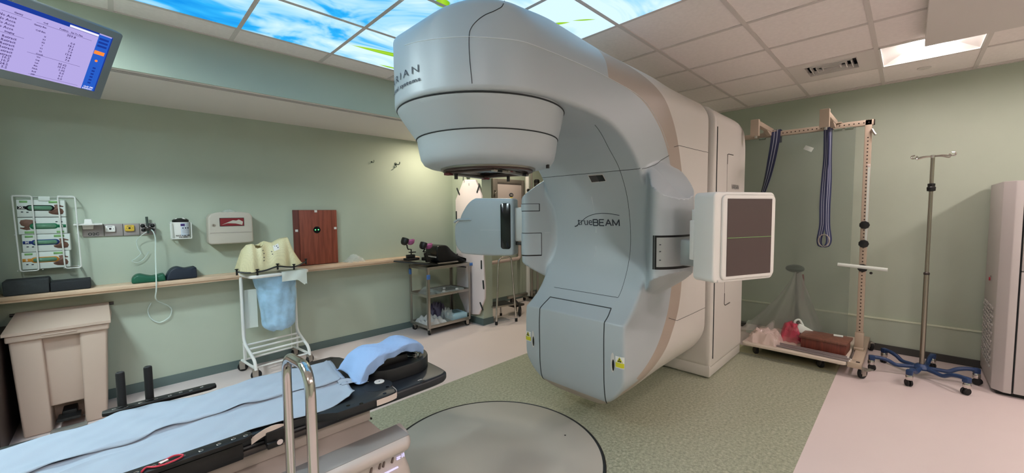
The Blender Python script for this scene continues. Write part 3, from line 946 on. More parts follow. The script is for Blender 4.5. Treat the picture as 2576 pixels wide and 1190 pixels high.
# rotated accessory frame with rails, cross bars and latches, kept close to the mount
ang = math.radians(14)
Tm = Matrix.Translation((CX, YC, 0)) @ Matrix.Rotation(ang, 4, 'Z')
for s in (-1, 1):
    q = MB(); q.bb((-.17, s * .14 - .010, 1.645), (.17, s * .14 + .010, 1.659), .003, T=Tm); q.build('accessory_rail', M['steel'], mp)
    q = MB(); q.bb((s * .158 - .013, -.15, 1.650), (s * .158 + .013, .15, 1.662), .003, T=Tm); q.build('cross_bar', M['brown_metal'], mp)
    q = MB(); q.bb((s * .165 - .016, .115, 1.642), (s * .165 + .016, .15, 1.654), .002, T=Tm); q.build('latch', M['wine'], mp)
    q = MB(); q.bb((s * .12 - .02, -.152, 1.644), (s * .12 + .02, -.142, 1.656), .002, T=Tm); q.build('rail_end', M['black'], mp)
q = MB(); q.bb((-.13, -.12, 1.663), (.13, .12, 1.6675), .001, T=Tm); q.build('beam_window', M['black_gloss'], mp)
q = MB(); q.bb((-.05, -.155, 1.650), (.02, -.135, 1.662), .003, T=Tm); q.build('latch', M['steel'], mp)
q = MB(); q.bb((-.12, -.09, 1.656), (-.02, -.075, 1.661), .001, T=Tm); q.build('slide_bar', M['steel'], mp)
q = MB(); q.bb((-.03, -.157, 1.653), (-.012, -.1545, 1.659), .001, T=Tm); q.build('indicator', M['wine'], mp)
for (px, py) in ((-.145, .10), (.15, -.03)):
    q = MB(); q.bb((px - .007, py - .007, 1.622), (px + .007, py + .007, 1.655), .002, T=Tm); q.build('locking_pin', M['dark_metal'], mp)
q = MB(); q.cyl((CX + .15, YC - .280, 1.67), (CX + .15, YC - .280, 1.688), .009, n=12); q.build('bumper', M['black'], cl)

# ---- stand behind the drum
def f_stand(x, y, z):
    yy = np.abs(y - YC)
    box = smax(smax(np.maximum(3.53 - x, x - 4.42), yy - .415, .03), z - 2.345, .02)
    top = 2.345
    # rounded upper rear corner and slightly rounded long edges
    r = .34
    cx, cz = 4.42 - r, top - r
    corner = np.where((x > cx) & (z > cz), np.hypot(x - cx, z - cz) - r, -1.0)
    ry = .16
    cy, cz2 = .415 - ry, top - ry
    edge = np.where((yy > cy) & (z > cz2), np.hypot(yy - cy, z - cz2) - ry, -1.0)
    return np.maximum(np.maximum(smax(box, corner, .03), edge), .10 - z)
Vs, Qs = surface_nets(f_stand, (3.46, 1.10, .02), (4.5, 2.05, 2.42), .0205)
Vs, _ = project(f_stand, Vs, it=4)
st, rest = split(Vs, tris_of(Qs), lambda V: np.maximum(3.585 - V[:, 0], .13 - V[:, 2]))
stand_o = np_mesh(st, 'stand_cover', M['cover_light'], linac)
np_mesh(rest, 'stand_front_flange', M['cover_light'], linac)
q = MB(); q.bb((3.53, YC - .41, 0.012), (4.40, YC + .41, .12), .01); q.bb((3.56, YC - .39, 0.0), (4.38, YC + .39, .02)); q.build('stand_plinth', M['cover_light'], linac)
fs = lambda x, y, z: f_stand(x, y, z)
ys_ = YC - .415
seam('stand_seam', [(3.585, ys_, 2.15), (3.585, ys_, 1.3), (3.585, ys_, .17)], .006, M['seam'], fs, smooth=False)
seam('stand_seam', [(3.86, ys_, 1.90), (3.86, ys_, 1.5), (3.86, ys_, .68)], .0016, M['seam'], fs, smooth=False)
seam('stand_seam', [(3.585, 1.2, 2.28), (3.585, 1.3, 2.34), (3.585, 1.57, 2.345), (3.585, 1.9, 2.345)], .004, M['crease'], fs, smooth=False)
for z0, z1, zz in ((1.86, 1.945, 1.952), (.70, .60, .585)):
    seam('door_handle', [(3.86, ys_, z0), (3.86, ys_, z1), (3.89, ys_, zz), (4.02, ys_, zz + .003)], .004, M['dark_metal'], fs, smooth=False)
surf_text('lettering', 'VARIAN', .062, (4.10, ys_, 1.665), (1, 0, 0), (0, 0, 1), M['logo'], fs)
q = MB(); q.bb((4.01, ys_ - .0015, 1.61), (4.19, ys_ + .002, 1.619)); q.build('lettering_line', M['logo'], linac)
# flange ring between drum and stand
def f_ring(x, y, z): return np.maximum(np.abs(x - 3.50) - .02, f_stad(x * 0 + 3.3, y, z) - .02)

# ---- imaging arms folded at the two shoulders
POD = [(2.38, .40), (2.314, .436), (2.26, .47), (2.222, .505), (2.212, .53), (2.218, .56), (2.26, .584), (2.31, .61), (2.375, .63), (2.45, .638), (2.53, .63), (2.60, .60), (2.66, .56)]
_pl = [0.0]
for p_, q_ in zip(POD[:-1], POD[1:]): _pl.append(_pl[-1] + math.hypot(q_[0] - p_[0], q_[1] - p_[1]))
def podpt(d):
    for k in range(len(POD) - 1):
        if d <= _pl[k + 1] or k == len(POD) - 2:
            t = (d - _pl[k]) / (_pl[k + 1] - _pl[k]); return (POD[k][0] + (POD[k + 1][0] - POD[k][0]) * t, POD[k][1] + (POD[k + 1][1] - POD[k][1]) * t)
def arcpts(side, a0, a1, z, n):
    """points along the outline of the shoulder pod; a = distance from its front inner edge"""
    return [(q[0], YC + side * q[1], z) for q in [podpt(a0 + (a1 - a0) * k / n) for k in range(n + 1)]]
def band_patch(name, side, a0, a1, z0, z1, m, lift, parent=None, n=18, thick=0.006):
    lo = arcpts(side, a0, a1, z0, n); hi = arcpts(side, a0, a1, z1, n)
    V1, n1 = on_surface(lo, lift=lift); V2, n2 = on_surface(hi, lift=lift)
    V = [tuple(q) for q in V1] + [tuple(q) for q in V2]
    F = [(k, k + 1, n + 1 + k + 1, n + 1 + k) for k in range(n)]
    if side > 0: F = [tuple(reversed(f_)) for f_ in F]
    W1 = [tuple(q) for q in (V1 - n1 * thick)]; W2 = [tuple(q) for q in (V2 - n2 * thick)]
    K = len(V)
    mb = MB(); mb.add(V, F)
    mb2v = V + W1 + W2
    rim = list(range(n + 1)) + list(range(2 * n + 1, n, -1))
    mb.v = mb2v
    for k in range(len(rim)):
        a, b = rim[k], rim[(k + 1) % len(rim)]
        mb.f.append((a, b, b + K, a + K)); mb.mi.append(0)
    return mb.build(name, m, parent or linac, 50)
def bump_frame(side, a0, a1, z0, z1, name, m, cover, mc, g, par=None):
    o = band_patch(name, side, a0, a1, z0, z1, m, .0015, par)
    c = band_patch(cover, side, a0 + g[0], a1, z0 + g[1], z1 - g[2], mc, .0055, o)
    return o
rs = bump_frame(-1, .205, .60, 1.108, 1.308, 'arm_recess', M['black'], 'arm_cover_panel', M['silver'], (.022, .016, .012))
for zz in (1.255, 1.215, 1.165):
    V, n = on_surface([(2.219, YC - .553, zz), (2.224, YC - .56, zz)], lift=.0075); mb = MB(); mb.tube([tuple(q) for q in V], .0028, 6); mb.build('scale_mark', M['logo'], rs)
bump_frame(1, .070, .45, 1.112, 1.292, 'arm_recess', M['black'], 'arm_cover_panel', M['cover'], (.006, .010, .005))
bump_frame(1, .084, .45, 1.457, 1.517, 'arm_slot', M['seam'], 'arm_slot_cover', M['cover'], (.008, .006, .004))
seam('alignment_mark', [(2.385, YC + .405, 1.292), (2.34, YC + .425, 1.292)], .0014, M['crease'], smooth=False)

# flat panel detector, right shoulder
ed = Vector((.916, -.40, 0)); nd = Vector((.40, .916, 0))
E0 = Vector((2.175, .708, 1.308))
Td = frame(E0, ed, (0, 0, 1))          # local x along face, y up, z = out of the face (towards -n)
LD, HD, DD = .455, .478, .135
det = MB()
det.prism(rrect(LD, HD, .030, 5, LD / 2, 0), -DD, T=Td, bev=.010, seg=3)
d_o = det.build('detector_housing', M['white_plastic'], linac)
det = MB(); det.prism([(p[0], p[1]) for p in rrect(LD - .06, HD - .03, .03, 6, LD / 2 + .02, 0)], .010, T=Td, bev=.008, seg=3); det.build('detector_face_frame', M['white_plastic'], d_o)
M['det_brown'] = mat('detector_brown', (78, 64, 62), 0.55)
det = MB(); det.prism([(.082, -.205), (LD - .042, -.205), (LD - .042, .203), (.082, .203)], .0125, T=Td); det.build('detector_screen', M['det_brown'], d_o)
M['laser'] = mat('laser_line_glow', (120, 170, 90), 0.6, emit=(140, 210, 120), estr=.35)
det = MB(); det.bb((.084, -.0035, .0122), (LD - .044, -.0020, .0134), T=Td); det.build('laser_line', M['laser'], d_o)
det = MB(); det.bb((.03, -.236, -.005), (.052, -.222, .006), .003, T=Td); det.build('release_catch', M['cover_light'], d_o)
q = MB(); q.bb((2.34, .80, 1.125), (2.60, .97, 1.285), .02); q.build('detector_arm', M['silver'], linac)
q = MB(); q.bb((.004, -.13, -.165), (.06, .09, -.130), .006, T=Td); q.bb((.012, .085, -.158), (.06, .15, -.130), .004, T=Td); q.build('detector_bracket', M['white_plastic'], d_o)
# x-ray source, left shoulder
dsv = Vector((.40, -.916, 0))
R0 = Vector((2.262, 2.256, 1.332))
Tsr = frame(R0, dsv, (0, 0, 1))        # local x to the right end (0 at right end), z out of the visible face
HS = .465
out = [(0, HS / 2), (-.30, HS / 2 + .008), (-.36, HS / 2 + .004), (-.42, HS / 2 - .04), (-.475, .115), (-.50, .06), (-.538, .025), (-.548, -.02), (-.548, -.10), (-.535, -.165), (-.50, -.21), (-.45, -HS / 2), (-.2, -HS / 2 - .008), (0, -HS / 2)]
out = [(p[0], p[1]) for p in catmull2(out, sharp=(0, 13), n=5)]
sr = MB(); sr.prism(out[::-1], -.12, T=Tsr, bev=.02, seg=4); so_ = sr.build('source_housing', M['cover'], linac)
so_['label'] = 'rounded x-ray source housing on the left arm'
sr = MB(); sr.prism(rrect(.088, .375, .022, 5, -.068, .008)[::1], .004, T=Tsr, bev=.002); sr.build('source_window', M['black_gloss'], so_)
sr = MB(); sr.tube([Tsr @ Vector((-.545, .04, .0)), Tsr @ Vector((-.50, .062, .006)), Tsr @ Vector((-.40, .064, .004)), Tsr @ Vector((-.385, .058, -.003))], .010, 10); sr.build('source_ledge', M['cover'], so_)
sr = MB(); sr.bb((-.30, -.026, .0), (-.09, -.0245, .0012), T=Tsr); sr.build('alignment_mark', M['crease'], so_)
sr = MB(); sr.bb((-.10, -.12, -.10), (.24, .16, -.035), .02, T=Tsr); sr.build('source_arm', M['cover_light'], linac)
sr = MB(); sr.bb((-.05, -.15, -.09), (.24, -.125, -.05), .004, T=Tsr); sr.build('source_rail', M['dark_metal'], linac)

# ================================================================== TREATMENT COUCH
couch = empty('treatment_couch', (.2, 1.69, 0), 'treatment couch with long dark rounded couch top on a pale grey pedestal', 'treatment couch')
M['carbon'] = mat('couch_carbon_black', (30, 34, 40), 0.38, var=0.06, vscale=30)
M['ped'] = mat('pedestal_beige_grey', (196, 186, 180), 0.48)
M['ped_grey'] = mat('pedestal_pad_grey', (152, 150, 148), 0.6, bump=.2, bscale=400)
YN, YF = 1.458, 1.915
tip = catmull2([(-1.1, YN), (.80, YN), (.975, YN + .004), (1.032, YN + .022), (1.050, YN + .065), (1.054, 1.69), (1.050, YF - .065), (1.032, YF - .022), (.975, YF - .004), (.80, YF), (-1.1, YF)], sharp=(0, 1, 9, 10), n=6)
q = MB(); q.prism([tuple(p) for p in tip], .042, T=Matrix.Translation((0, 0, .678)), bev=.014, seg=3); ct = q.build('couch_top', M['carbon'], couch)
for y in (YN, YF):
    q = MB(); sgn = -1 if y == YN else 1
    q.bb((-1.1, y - .010, .690), (.46, y + .010, .708), .004); q.build('couch_rail', M['dark_metal'], couch)
q = MB(); q.ball((.905, YN + .012, .718), (.012, .010, .006), 12); q.build('index_notch', M['black'], ct)
q = MB(); q.bb((.892, YN + .03, .7202), (.912, YN + .034, .7207)); q.build('index_mark', M['white_plastic'], ct)
V, F = text_mesh('EXACT', .026, 0, 0, 'CENTER', 2, 1.1)
# pedestal: carriage block, control ledge, control side, lower body
q = MB(); q.bb((-.98, 1.54, .60), (.698, 1.86, .68), .006); q.build('carriage_block', M['ped'], couch)
q = MB(); q.bb((-.98, 1.43, .55), (.694, 1.95, .598), .006); q.build('ledge_top', M['ped'], couch)
prof_l = [(0, 0), (.112, 0), (.128, -.010), (.134, -.026), (.128, -.040), (.110, -.048), (.098, -.062), (.094, -.085), (.104, -.112), (.122, -.138), (.130, -.165), (.130, -.30), (.118, -.36), (0, -.36)]
def ledge(side):
    # rounded control ledge along each side, ends rounded in plan
    m = MB(); yb = 1.432 if side < 0 else 1.948
    n = 10
    path = []
    x1 = .772
    path.append(((-.95, yb), (0, side)))
    path.append(((x1 - .05, yb), (0, side)))
    rings = []
    for (c, d) in path: rings.append([(c[0] + d[0] * p[0], c[1] + d[1] * p[0], .600 + p[1]) for p in prof_l])
    for k in range(1, n + 1):
        a = (PI / 2) * k / n
        d = (math.sin(a), side * math.cos(a))
        rings.append([(x1 - .05 + d[0] * p[0] * .42, yb + d[1] * p[0], .600 + p[1]) for p in prof_l])
    L = len(prof_l); V = [p for r in rings for p in r]; F = []
    for i in range(len(rings) - 1):
        for j in range(L - 1):
            f_ = (i * L + j, (i + 1) * L + j, (i + 1) * L + j + 1, i * L + j + 1)
            F.append(f_ if side < 0 else tuple(reversed(f_)))
    m.add(V, F)
    return m.build('control_ledge', M['ped'], couch, 50)
cl1 = ledge(-1); ledge(1)
q = MB(); q.bb((-.93, 1.326, .5995), (.752, 1.428, .6022), .001); q.build('ledge_pad', M['ped_grey'], cl1)
q = MB(); q.bb((-.95, 1.43, .10), (.688, 1.95, .56), .012); q.build('pedestal_body', M['ped'], couch)
q = MB(); q.bb((-.98, 1.40, .0), (.80, 1.98, .11), .02); q.build('pedestal_base', M['ped'], couch)
M['key'] = mat('key_brown_grey', (118, 104, 98), 0.4)
M['keylight'] = mat('key_legend_glow', (196, 190, 230), 0.4, emit=(206, 204, 255), estr=.8)
for k, x in enumerate((.60, .633, .648, .683)):
    q = MB(); q.box((x, 1.336, .527), (.008, .012, .022), (0, .25, 0), .003, 2); q.build('control_key', M['key'], cl1)
for lo, hi in (((.62, 1.322, .495), (.70, 1.328, .4985)), ((.700, 1.331, .527), (.716, 1.335, .5295)), ((.700, 1.331, .520), (.714, 1.335, .5225)), ((.722, 1.332, .520), (.7245, 1.336, .534)), ((.729, 1.332, .520), (.7315, 1.336, .534))):
    q = MB(); q.bb(lo, hi); q.build('lit_legend', M['keylight'], cl1)
q = MB(); q.cyl((.700, 1.539, .604), (.700, 1.545, .604), .004, n=8); q.build('screw', M['dark_metal'], couch)

# overlay board with shoulder cut-outs and head ring
ob = empty('immobilization_board', (.2, 1.69, .72), 'black patient positioning board lying on the couch top, head ring at its end', 'positioning board')
M['board'] = mat('board_black', (24, 27, 30), 0.42, var=.05, vscale=20)
bo = [(-1.05, 1.45), (.32, 1.45), (.40, 1.452), (.46, 1.438), (.515, 1.397), (.70, 1.392), (.738, 1.400), (.752, 1.43), (.758, 1.51), (.765, 1.60), (.765, 1.80), (.752, 1.87), (.735, 1.945), (.705, 1.982), (.60, 1.985), (.52, 1.978), (.47, 1.945), (.42, 1.935), (.34, 1.93), (-1.05, 1.93)]
q = MB(); q.prism(bo, .030, T=Matrix.Translation((0, 0, .722)), bev=.006); bd = q.build('board_plate', M['board'], ob)
q = MB(); q.lathe([(.0, .0), (.056, .0), (.056, -.002), (.0, -.002)], 32, (.715, 1.502, .7526), cap=False); 
M['disc'] = mat('board_disc_grey', (27, 30, 34), .4); q.build('pivot_disc', M['disc'], bd)
q = MB(); q.lathe([(.0, .001), (.020, .001), (.021, -.002)], 24, (.735, 1.530, .7538), cap=False); bt = q.build('disc_sticker', M['white_plastic'], bd)
q = MB(); q.cyl((.735, 1.530, .7548), (.735, 1.530, .7551), .003, n=10); q.build('sticker_dot', M['logo'], bt)
for (x, y) in ((.70, 1.415), (.735, 1.46), (.56, 1.42), (.70, 1.955), (.60, 1.40)):
    q = MB(); q.cyl((x, y, .7515), (x, y, .7528), .007, n=12); q.build('screw', M['black_gloss'], bd)
def ring_mesh(mb, z0, z1, shrink):
    outer = rrect(.345, .275, .130, 10, .8725, 1.692); inner = rrect(.345 - shrink, .275 - shrink, .130 - shrink / 2, 10, .8725, 1.692)
    n = len(outer); V = []
    for pts, z in ((outer, z0), (outer, z1 - .008), ([(a[0] * .95 + b[0] * .05, a[1] * .95 + b[1] * .05) for a, b in zip(outer, inner)], z1), (inner, z1 - .002), (inner, z0)):
        V += [(p[0], p[1], z) for p in pts]
    F = []
    for r in range(4):
        for k in range(n):
            l = (k + 1) % n
            F.append((r * n + k, r * n + l, (r + 1) * n + l, (r + 1) * n + k))
    mb.add(V, F)
q = MB(); ring_mesh(q, .722, .776, .115); q.build('head_ring', M['board'], ob)
q = MB(); q.prism([(p[0], p[1]) for p in rrect(.25, .18, .085, 8, .8725, 1.692)], .012, T=Matrix.Translation((0, 0, .7225)), bev=.002); q.build('ring_floor', M['board'], ob)
M['tape'] = mat('cloth_tape_white', (214, 202, 194), .8)
def ribbon(name, pts, w, m, parent, up=(0, 0, 1), t=.0012):
    P = smooth_path(pts, 6); mb = MB(); V = []
    for i, p in enumerate(P):
        tg = (P[min(i + 1, len(P) - 1)] - P[max(i - 1, 0)]).normalized()
        s = Vector(up)
        V += [p - s * w / 2, p + s * w / 2]
    mb.add(V, [(2 * i, 2 * i + 2, 2 * i + 3, 2 * i + 1) for i in range(len(P) - 1)])
    return mb.build(name, m, parent)
def edge_strip(name, pts, z0, z1, m, parent):
    mb = MB(); V = []
    for (x, y) in pts: V += [(x, y, z0), (x, y, z1)]
    mb.add(V, [(2 * k, 2 * k + 2, 2 * k + 3, 2 * k + 1) for k in range(len(pts) - 1)]); return mb.build(name, m, parent, 0)
edge_strip('edge_tape', [(.655, 1.3895), (.70, 1.3895), (.722, 1.392), (.740, 1.3965), (.752, 1.415), (.7555, 1.432), (.7585, 1.46), (.7605, 1.485)], .726, .7485, M['tape'], ob)
tg = MB(); tg.sheet(lambda u, v: (.262 + .10 * u, 1.440 + .0 * u - .01 * math.sin(PI * u), .725 + .022 * v + .022 * math.sin(PI * u * .9)), 12, 2, .001); tg.build('edge_tape', M['tape'], ob)
for (ys0, x0, x1, lbl) in ((1.432, -.36, .262, 0), (1.962, -.075, .247, 1)):
    q = MB(); yc_ = ys0
    q.prism([(x0, yc_ - .013), (x0 + .02, yc_ - .022), (x1 - .02, yc_ - .022), (x1, yc_ - .013), (x1, yc_ + .013), (x1 - .02, yc_ + .022), (x0 + .02, yc_ + .022), (x0, yc_ + .013)], .014, T=Matrix.Translation((0, 0, .7545)), bev=.003)
    ib = q.build('indexing_bar', M['black'], ob)
    n = int((x1 - x0) / .036)
    for k in range(n):
        x = x0 + .03 + k * .036
        q = MB(); q.lathe([(.0062, .7687), (.0048, .7693), (.0035, .7675)], 10, (x + .006 * math.sin(k * 5.1), yc_ - .003 + .004 * math.cos(k * 3.7), 0), cap=False); q.build('index_hole', M['steel'], ib)
# near side clip
q = MB(); q.bb((.30, 1.425, .705), (.37, 1.46, .752), .004); q.bb((.30, 1.415, .70), (.345, 1.44, .72), .004); cb = q.build('bar_clamp', M['black'], ob)
q = MB(); q.cyl((.335, 1.412, .715), (.335, 1.43, .715), .009, n=14); q.build('clamp_bolt', M['chrome'], cb)
q = MB(); q.bb((-.40, 1.435, .69), (.24, 1.452, .742), .004); q.build('side_skirt', M['black'], ob)
for k, x in enumerate((-.024, .049)):
    g = empty('hand_grip_peg', (x, 1.968, .772), ['black upright hand grip peg on the far index bar, nearer the waste bin', 'black upright hand grip peg on the far index bar, nearer the hamper cart'][k], 'hand grip', 'hand grip pegs')
    q = MB(); q.lathe([(.0122, 0), (.0122, .120), (.0115, .125), (.009, .127), (.007, .125), (.0, .125)], 24, (x, 1.968, .7685), cap=False); q.build('grip_sleeve', M['rubber'], g)
    q = MB(); q.lathe([(.0135, 0), (.0135, .004), (.0122, .005)], 24, (x, 1.968, .7685), cap=False); q.build('peg_collar', M['black'], g)

# lanyard lying on the near bar
M['red'] = mat('lanyard_red', (190, 52, 72), .6)
q = MB(); q.tube(smooth_path([(.045, 1.425, .7725), (.075, 1.44, .774), (.095, 1.432, .772), (.09, 1.418, .773), (.06, 1.412, .772), (.035, 1.418, .772), (.02, 1.43, .772), (.01, 1.415, .772)], 6), .0025, 8)
ly = q.build('lanyard', M['red']); tag(ly, 'small red cord loop with white tag on the near black index bar', 'cord')
q = MB(); q.box((.055, 1.428, .774), (.018, .010, .002), (0, 0, .4)); q.build('lanyard_tag', M['white_plastic'], ly)

# sheet over the board
random.seed(3)
def noise2(x, y, s=0):
    return (math.sin(x * 9.1 + 1.3 + s) * math.cos(y * 13.7 - .4 + s) + .6 * math.sin(x * 21.3 + y * 17.9 + 2 * s) + .4 * math.sin(x * 37 - y * 29 + s))
far_e = [(-1.1, 1.885), (-.28, 1.875), (-.222, 1.885), (-.141, 1.893), (-.075, 1.925), (-.035, 1.937), (.06, 1.918), (.162, 1.908), (.373, 1.918), (.50, 1.938), (.582, 1.896), (.672, 1.892)]
near_e = [(-1.1, 1.49), (-.2, 1.475), (.013, 1.452), (.08, 1.462), (.153, 1.465), (.20, 1.452), (.253, 1.472), (.298, 1.466), (.38, 1.450), (.461, 1.442), (.52, 1.450), (.584, 1.464), (.612, 1.482)]
def lerp_edge(E, u):
    x0, x1 = E[0][0], E[-1][0]; x = x0 + (x1 - x0) * u
    for a, b in zip(E[:-1], E[1:]):
        if a[0] <= x <= b[0] + 1e-9:
            t = (x - a[0]) / (b[0] - a[0]); t = t * t * (3 - 2 * t) * .5 + t * .5
            return (x, a[1] + (b[1] - a[1]) * t)
    return E[-1]
def sheet_fn(u, v):
    a = lerp_edge(near_e, u); b = lerp_edge(far_e, u)
    x = a[0] + (b[0] - a[0]) * v; y = a[1] + (b[1] - a[1]) * v
    vc = .40 + .05 * math.sin(x * 5 + .6) + .012 * math.sin(x * 19)
    dd = v - vc
    fold = .0075 * (1 / (1 + math.exp(-dd / .004))) * math.exp(-max(dd, 0) / .10) - .0015 * math.exp(-(dd / .012) ** 2)
    fold += .004 * math.exp(-((x - .06 - .25 * (v - .5)) / .010) ** 2) * math.exp(-((v - .62) / .25) ** 2)
    d2 = v - (.26 + .35 * (x + .2)); fold += .004 * math.exp(-(d2 / .018) ** 2) * (1 if x < .12 else 0) * math.exp(-((x + .1) / .16) ** 2)
    wr = .0026 * noise2(x * 1.6, y * 2.4) + .0026 * math.sin(x * 40 + y * 18) * math.exp(-((x + .05) / .14) ** 2)
    lip = .004 * (math.exp(-(v / .05) ** 2) + math.exp(-((1 - v) / .05) ** 2)) * math.sin(x * 23)
    return (x, y, .7600 + fold + wr + lip + .006 * (u > .985))
q = MB(); q.sheet(sheet_fn, 170, 90, .0016)
M['sheet'] = mat('sheet_pale_blue_white', (150, 162, 176), .85, bump=.15, bscale=600)
sh = q.build('bed_sheet', M['sheet'], None, 0)
tag(sh, 'rumpled pale white sheet spread along the treatment couch board', 'sheet')
def fold_fn(u, v):
    u = .06 + .93 * u
    x0_ = lerp_edge(near_e, u)[0]
    vc = .40 + .05 * math.sin(x0_ * 5 + .6) + .012 * math.sin(x0_ * 19) + .012 * math.sin(x0_ * 33)
    p = sheet_fn(u, vc + (1 - vc) * (.0 + .985 * v)); return (p[0], p[1], p[2] + .0038 + .0022 * math.exp(-(v / .05) ** 2) * (1 + math.sin(x0_ * 27)))
q = MB(); q.sheet(fold_fn, 130, 40, .0012); q.build('folded_layer', M['sheet'], sh, 0)
def torn(u, v):
    x = .60 + .10 * u; y = 1.575 + .052 * v - .022 * u
    return (x, y, .767 + .010 * math.sin(u * 5) * v + .004 * math.sin(v * 9 + u * 4) - .006 * u)
q = MB(); q.sheet(torn, 14, 10, .001); q.build('sheet_corner', M['sheet'], sh)

# towel over the head rest, with the clear head rest under it
hr = empty('head_rest', (.86, 1.68, .736), 'clear plastic head rest standing in the head ring under a blue towel', 'head rest')
M['clearish'] = bpy.data.materials.new('clear_plastic_tinted')
def thin_clear(m, fac, rgb=(214, 222, 220), rough=.08):
    m.use_nodes = True; nt = m.node_tree; N = nt.nodes; L = nt.links
    bs = N['Principled BSDF']; bs.inputs['Base Color'].default_value = lin(rgb); bs.inputs['Roughness'].default_value = rough
    t = N.new('ShaderNodeBsdfTransparent'); mx = N.new('ShaderNodeMixShader'); mx.inputs[0].default_value = fac
    L.new(t.outputs[0], mx.inputs[1]); L.new(bs.outputs[0], mx.inputs[2]); L.new(mx.outputs[0], N['Material Output'].inputs[0]); return m
thin_clear(M['clearish'], .25)
TOPL = [(.655, .770), (.672, .800), (.700, .838), (.745, .860), (.790, .861), (.835, .858), (.875, .866), (.915, .872), (.955, .864), (.985, .846), (1.002, .826)]
CEN = [(.655, 1.655), (.72, 1.655), (.80, 1.652), (.88, 1.665), (1.002, 1.672)]
HWD = [(.655, .105), (.70, .098), (.77, .090), (.83, .076), (.90, .082), (.96, .080), (1.002, .060)]
def cm1(E, x):
    P = [Vector((e[0], e[1], 0)) for e in E]
    return ip_smooth(E, x)
def ip_smooth(E, x):
    if x <= E[0][0]: return E[0][1]
    if x >= E[-1][0]: return E[-1][1]
    for i, (a, b) in enumerate(zip(E[:-1], E[1:])):
        if a[0] <= x <= b[0]:
            t = (x - a[0]) / (b[0] - a[0])
            p0 = E[i - 1][1] if i > 0 else a[1]; p3 = E[i + 2][1] if i + 2 < len(E) else b[1]
            return .5 * ((2 * a[1]) + (b[1] - p0) * t + (2 * p0 - 5 * a[1] + 4 * b[1] - p3) * t * t + (3 * a[1] - p0 - 3 * b[1] + p3) * t ** 3)
q = MB(); q.sheet(lambda u, v: (.70 + .285 * u, ip_smooth(CEN, .70 + .285 * u) + (v - .5) * 1.7 * ip_smooth(HWD, .70 + .285 * u), ip_smooth(TOPL, .70 + .285 * u) - .012 - .030 * (2 * v - 1) ** 2), 20, 12, .003); q.build('head_cup', M['clearish'], hr)
q = MB()
for dy in (-.03, .03):
    q.tube(smooth_path([(.985, 1.675 + dy, .742), (.998, 1.675 + dy, .772), (.988, 1.672 + dy, .83)], 5), .005, 8)
q.build('head_rest_leg', M['clear'], hr)
q = MB(); q.tube([(.965 + .030 * math.cos(a), 1.672 + .055 * math.sin(a), .781) for a in [k * 2 * PI / 24 for k in range(24)]], .006, 8, closed=True); q.build('head_rest_foot', M['clear'], hr)
q = MB(); q.bb((.74, 1.63, .736), (.93, 1.72, .80), .01); q.build('support_block', M['black'], hr)
M['towel'] = mat('towel_blue', (150, 182, 226), .9, bump=.6, bscale=350)
def towel_fn(u, v):
    x = .655 + .347 * u
    s = (v - .5) * 2
    top = ip_smooth(TOPL, x); w_ = ip_smooth(HWD, x); yc_ = ip_smooth(CEN, x)
    a = abs(s)
    # rounded over the top, hanging skirt at both sides
    k = min(1, a / .62)
    y = yc_ + (1 if s > 0 else -1) * w_ * math.sin(k * PI / 2)
    z = top - .016 * (1 - math.cos(k * PI / 2))
    if a > .62:
        d = (a - .62) / .38
        hang = (.034 + .008 * math.sin(u * 9)) if s < 0 else .05
        if u < .27: hang += (.27 - u) / .27 * .055
        z -= hang * d
        y += (1 if s > 0 else -1) * (.006 * math.sin(u * 26) * d - .010 * d * (1 if u > .35 else 0))
    z += -.010 * math.exp(-(s / .4) ** 2) * math.exp(-((x - .955) / .04) ** 2)
    if u < .12:
        x += .010 * math.sin(v * 13) * (1 - u / .12); z += .004 * math.sin(v * 19) * (1 - u / .12)
    z += .0012 * noise2(u * 2.2, v * 2)
    return (x, y, max(z, .7625 if x < .70 else .7805))
q = MB(); q.sheet(towel_fn, 70, 44, .004); tw_ = q.build('towel', M['towel'], None, 0)
tag(tw_, 'light blue towel draped over the head rest at the couch end', 'towel')

# step stool with a tall chrome hand rail beside the couch
ss = empty('step_stool', (.32, 1.0, 0), 'step stool with tall chrome loop hand rail standing against the near couch side', 'step stool')
q = MB()
path = round_corners([(.312, 1.02, .20), (.312, 1.02, 1.075), (.324, 1.262, 1.045), (.324, 1.262, .20)], .075, 9)
q.tube(path, .0128, 18); q.build('hand_rail', M['chrome'], ss)
q = MB(); q.box((.14, 1.14, .225), (.36, .28, .025), None, .008); sp = q.build('step_platform', M['steel'], ss)
q = MB(); q.box((.14, 1.14, .2395), (.34, .26, .005), None, .002); q.build('tread_mat', M['rubber'], sp)
for (x, y) in ((-.03, 1.01), (.31, 1.01), (-.03, 1.27), (.31, 1.27)):
    q = MB(); q.tube([(x, y, .215), (x + (.012 if x > .1 else -.012), y, .016)], .0128, 12); lg = q.build('leg', M['chrome'], ss)
    q = MB(); q.cyl((x + (.012 if x > .1 else -.012), y, .0), (x + (.012 if x > .1 else -.012), y, .03), .016, n=12); q.build('rubber_foot', M['rubber'], lg)

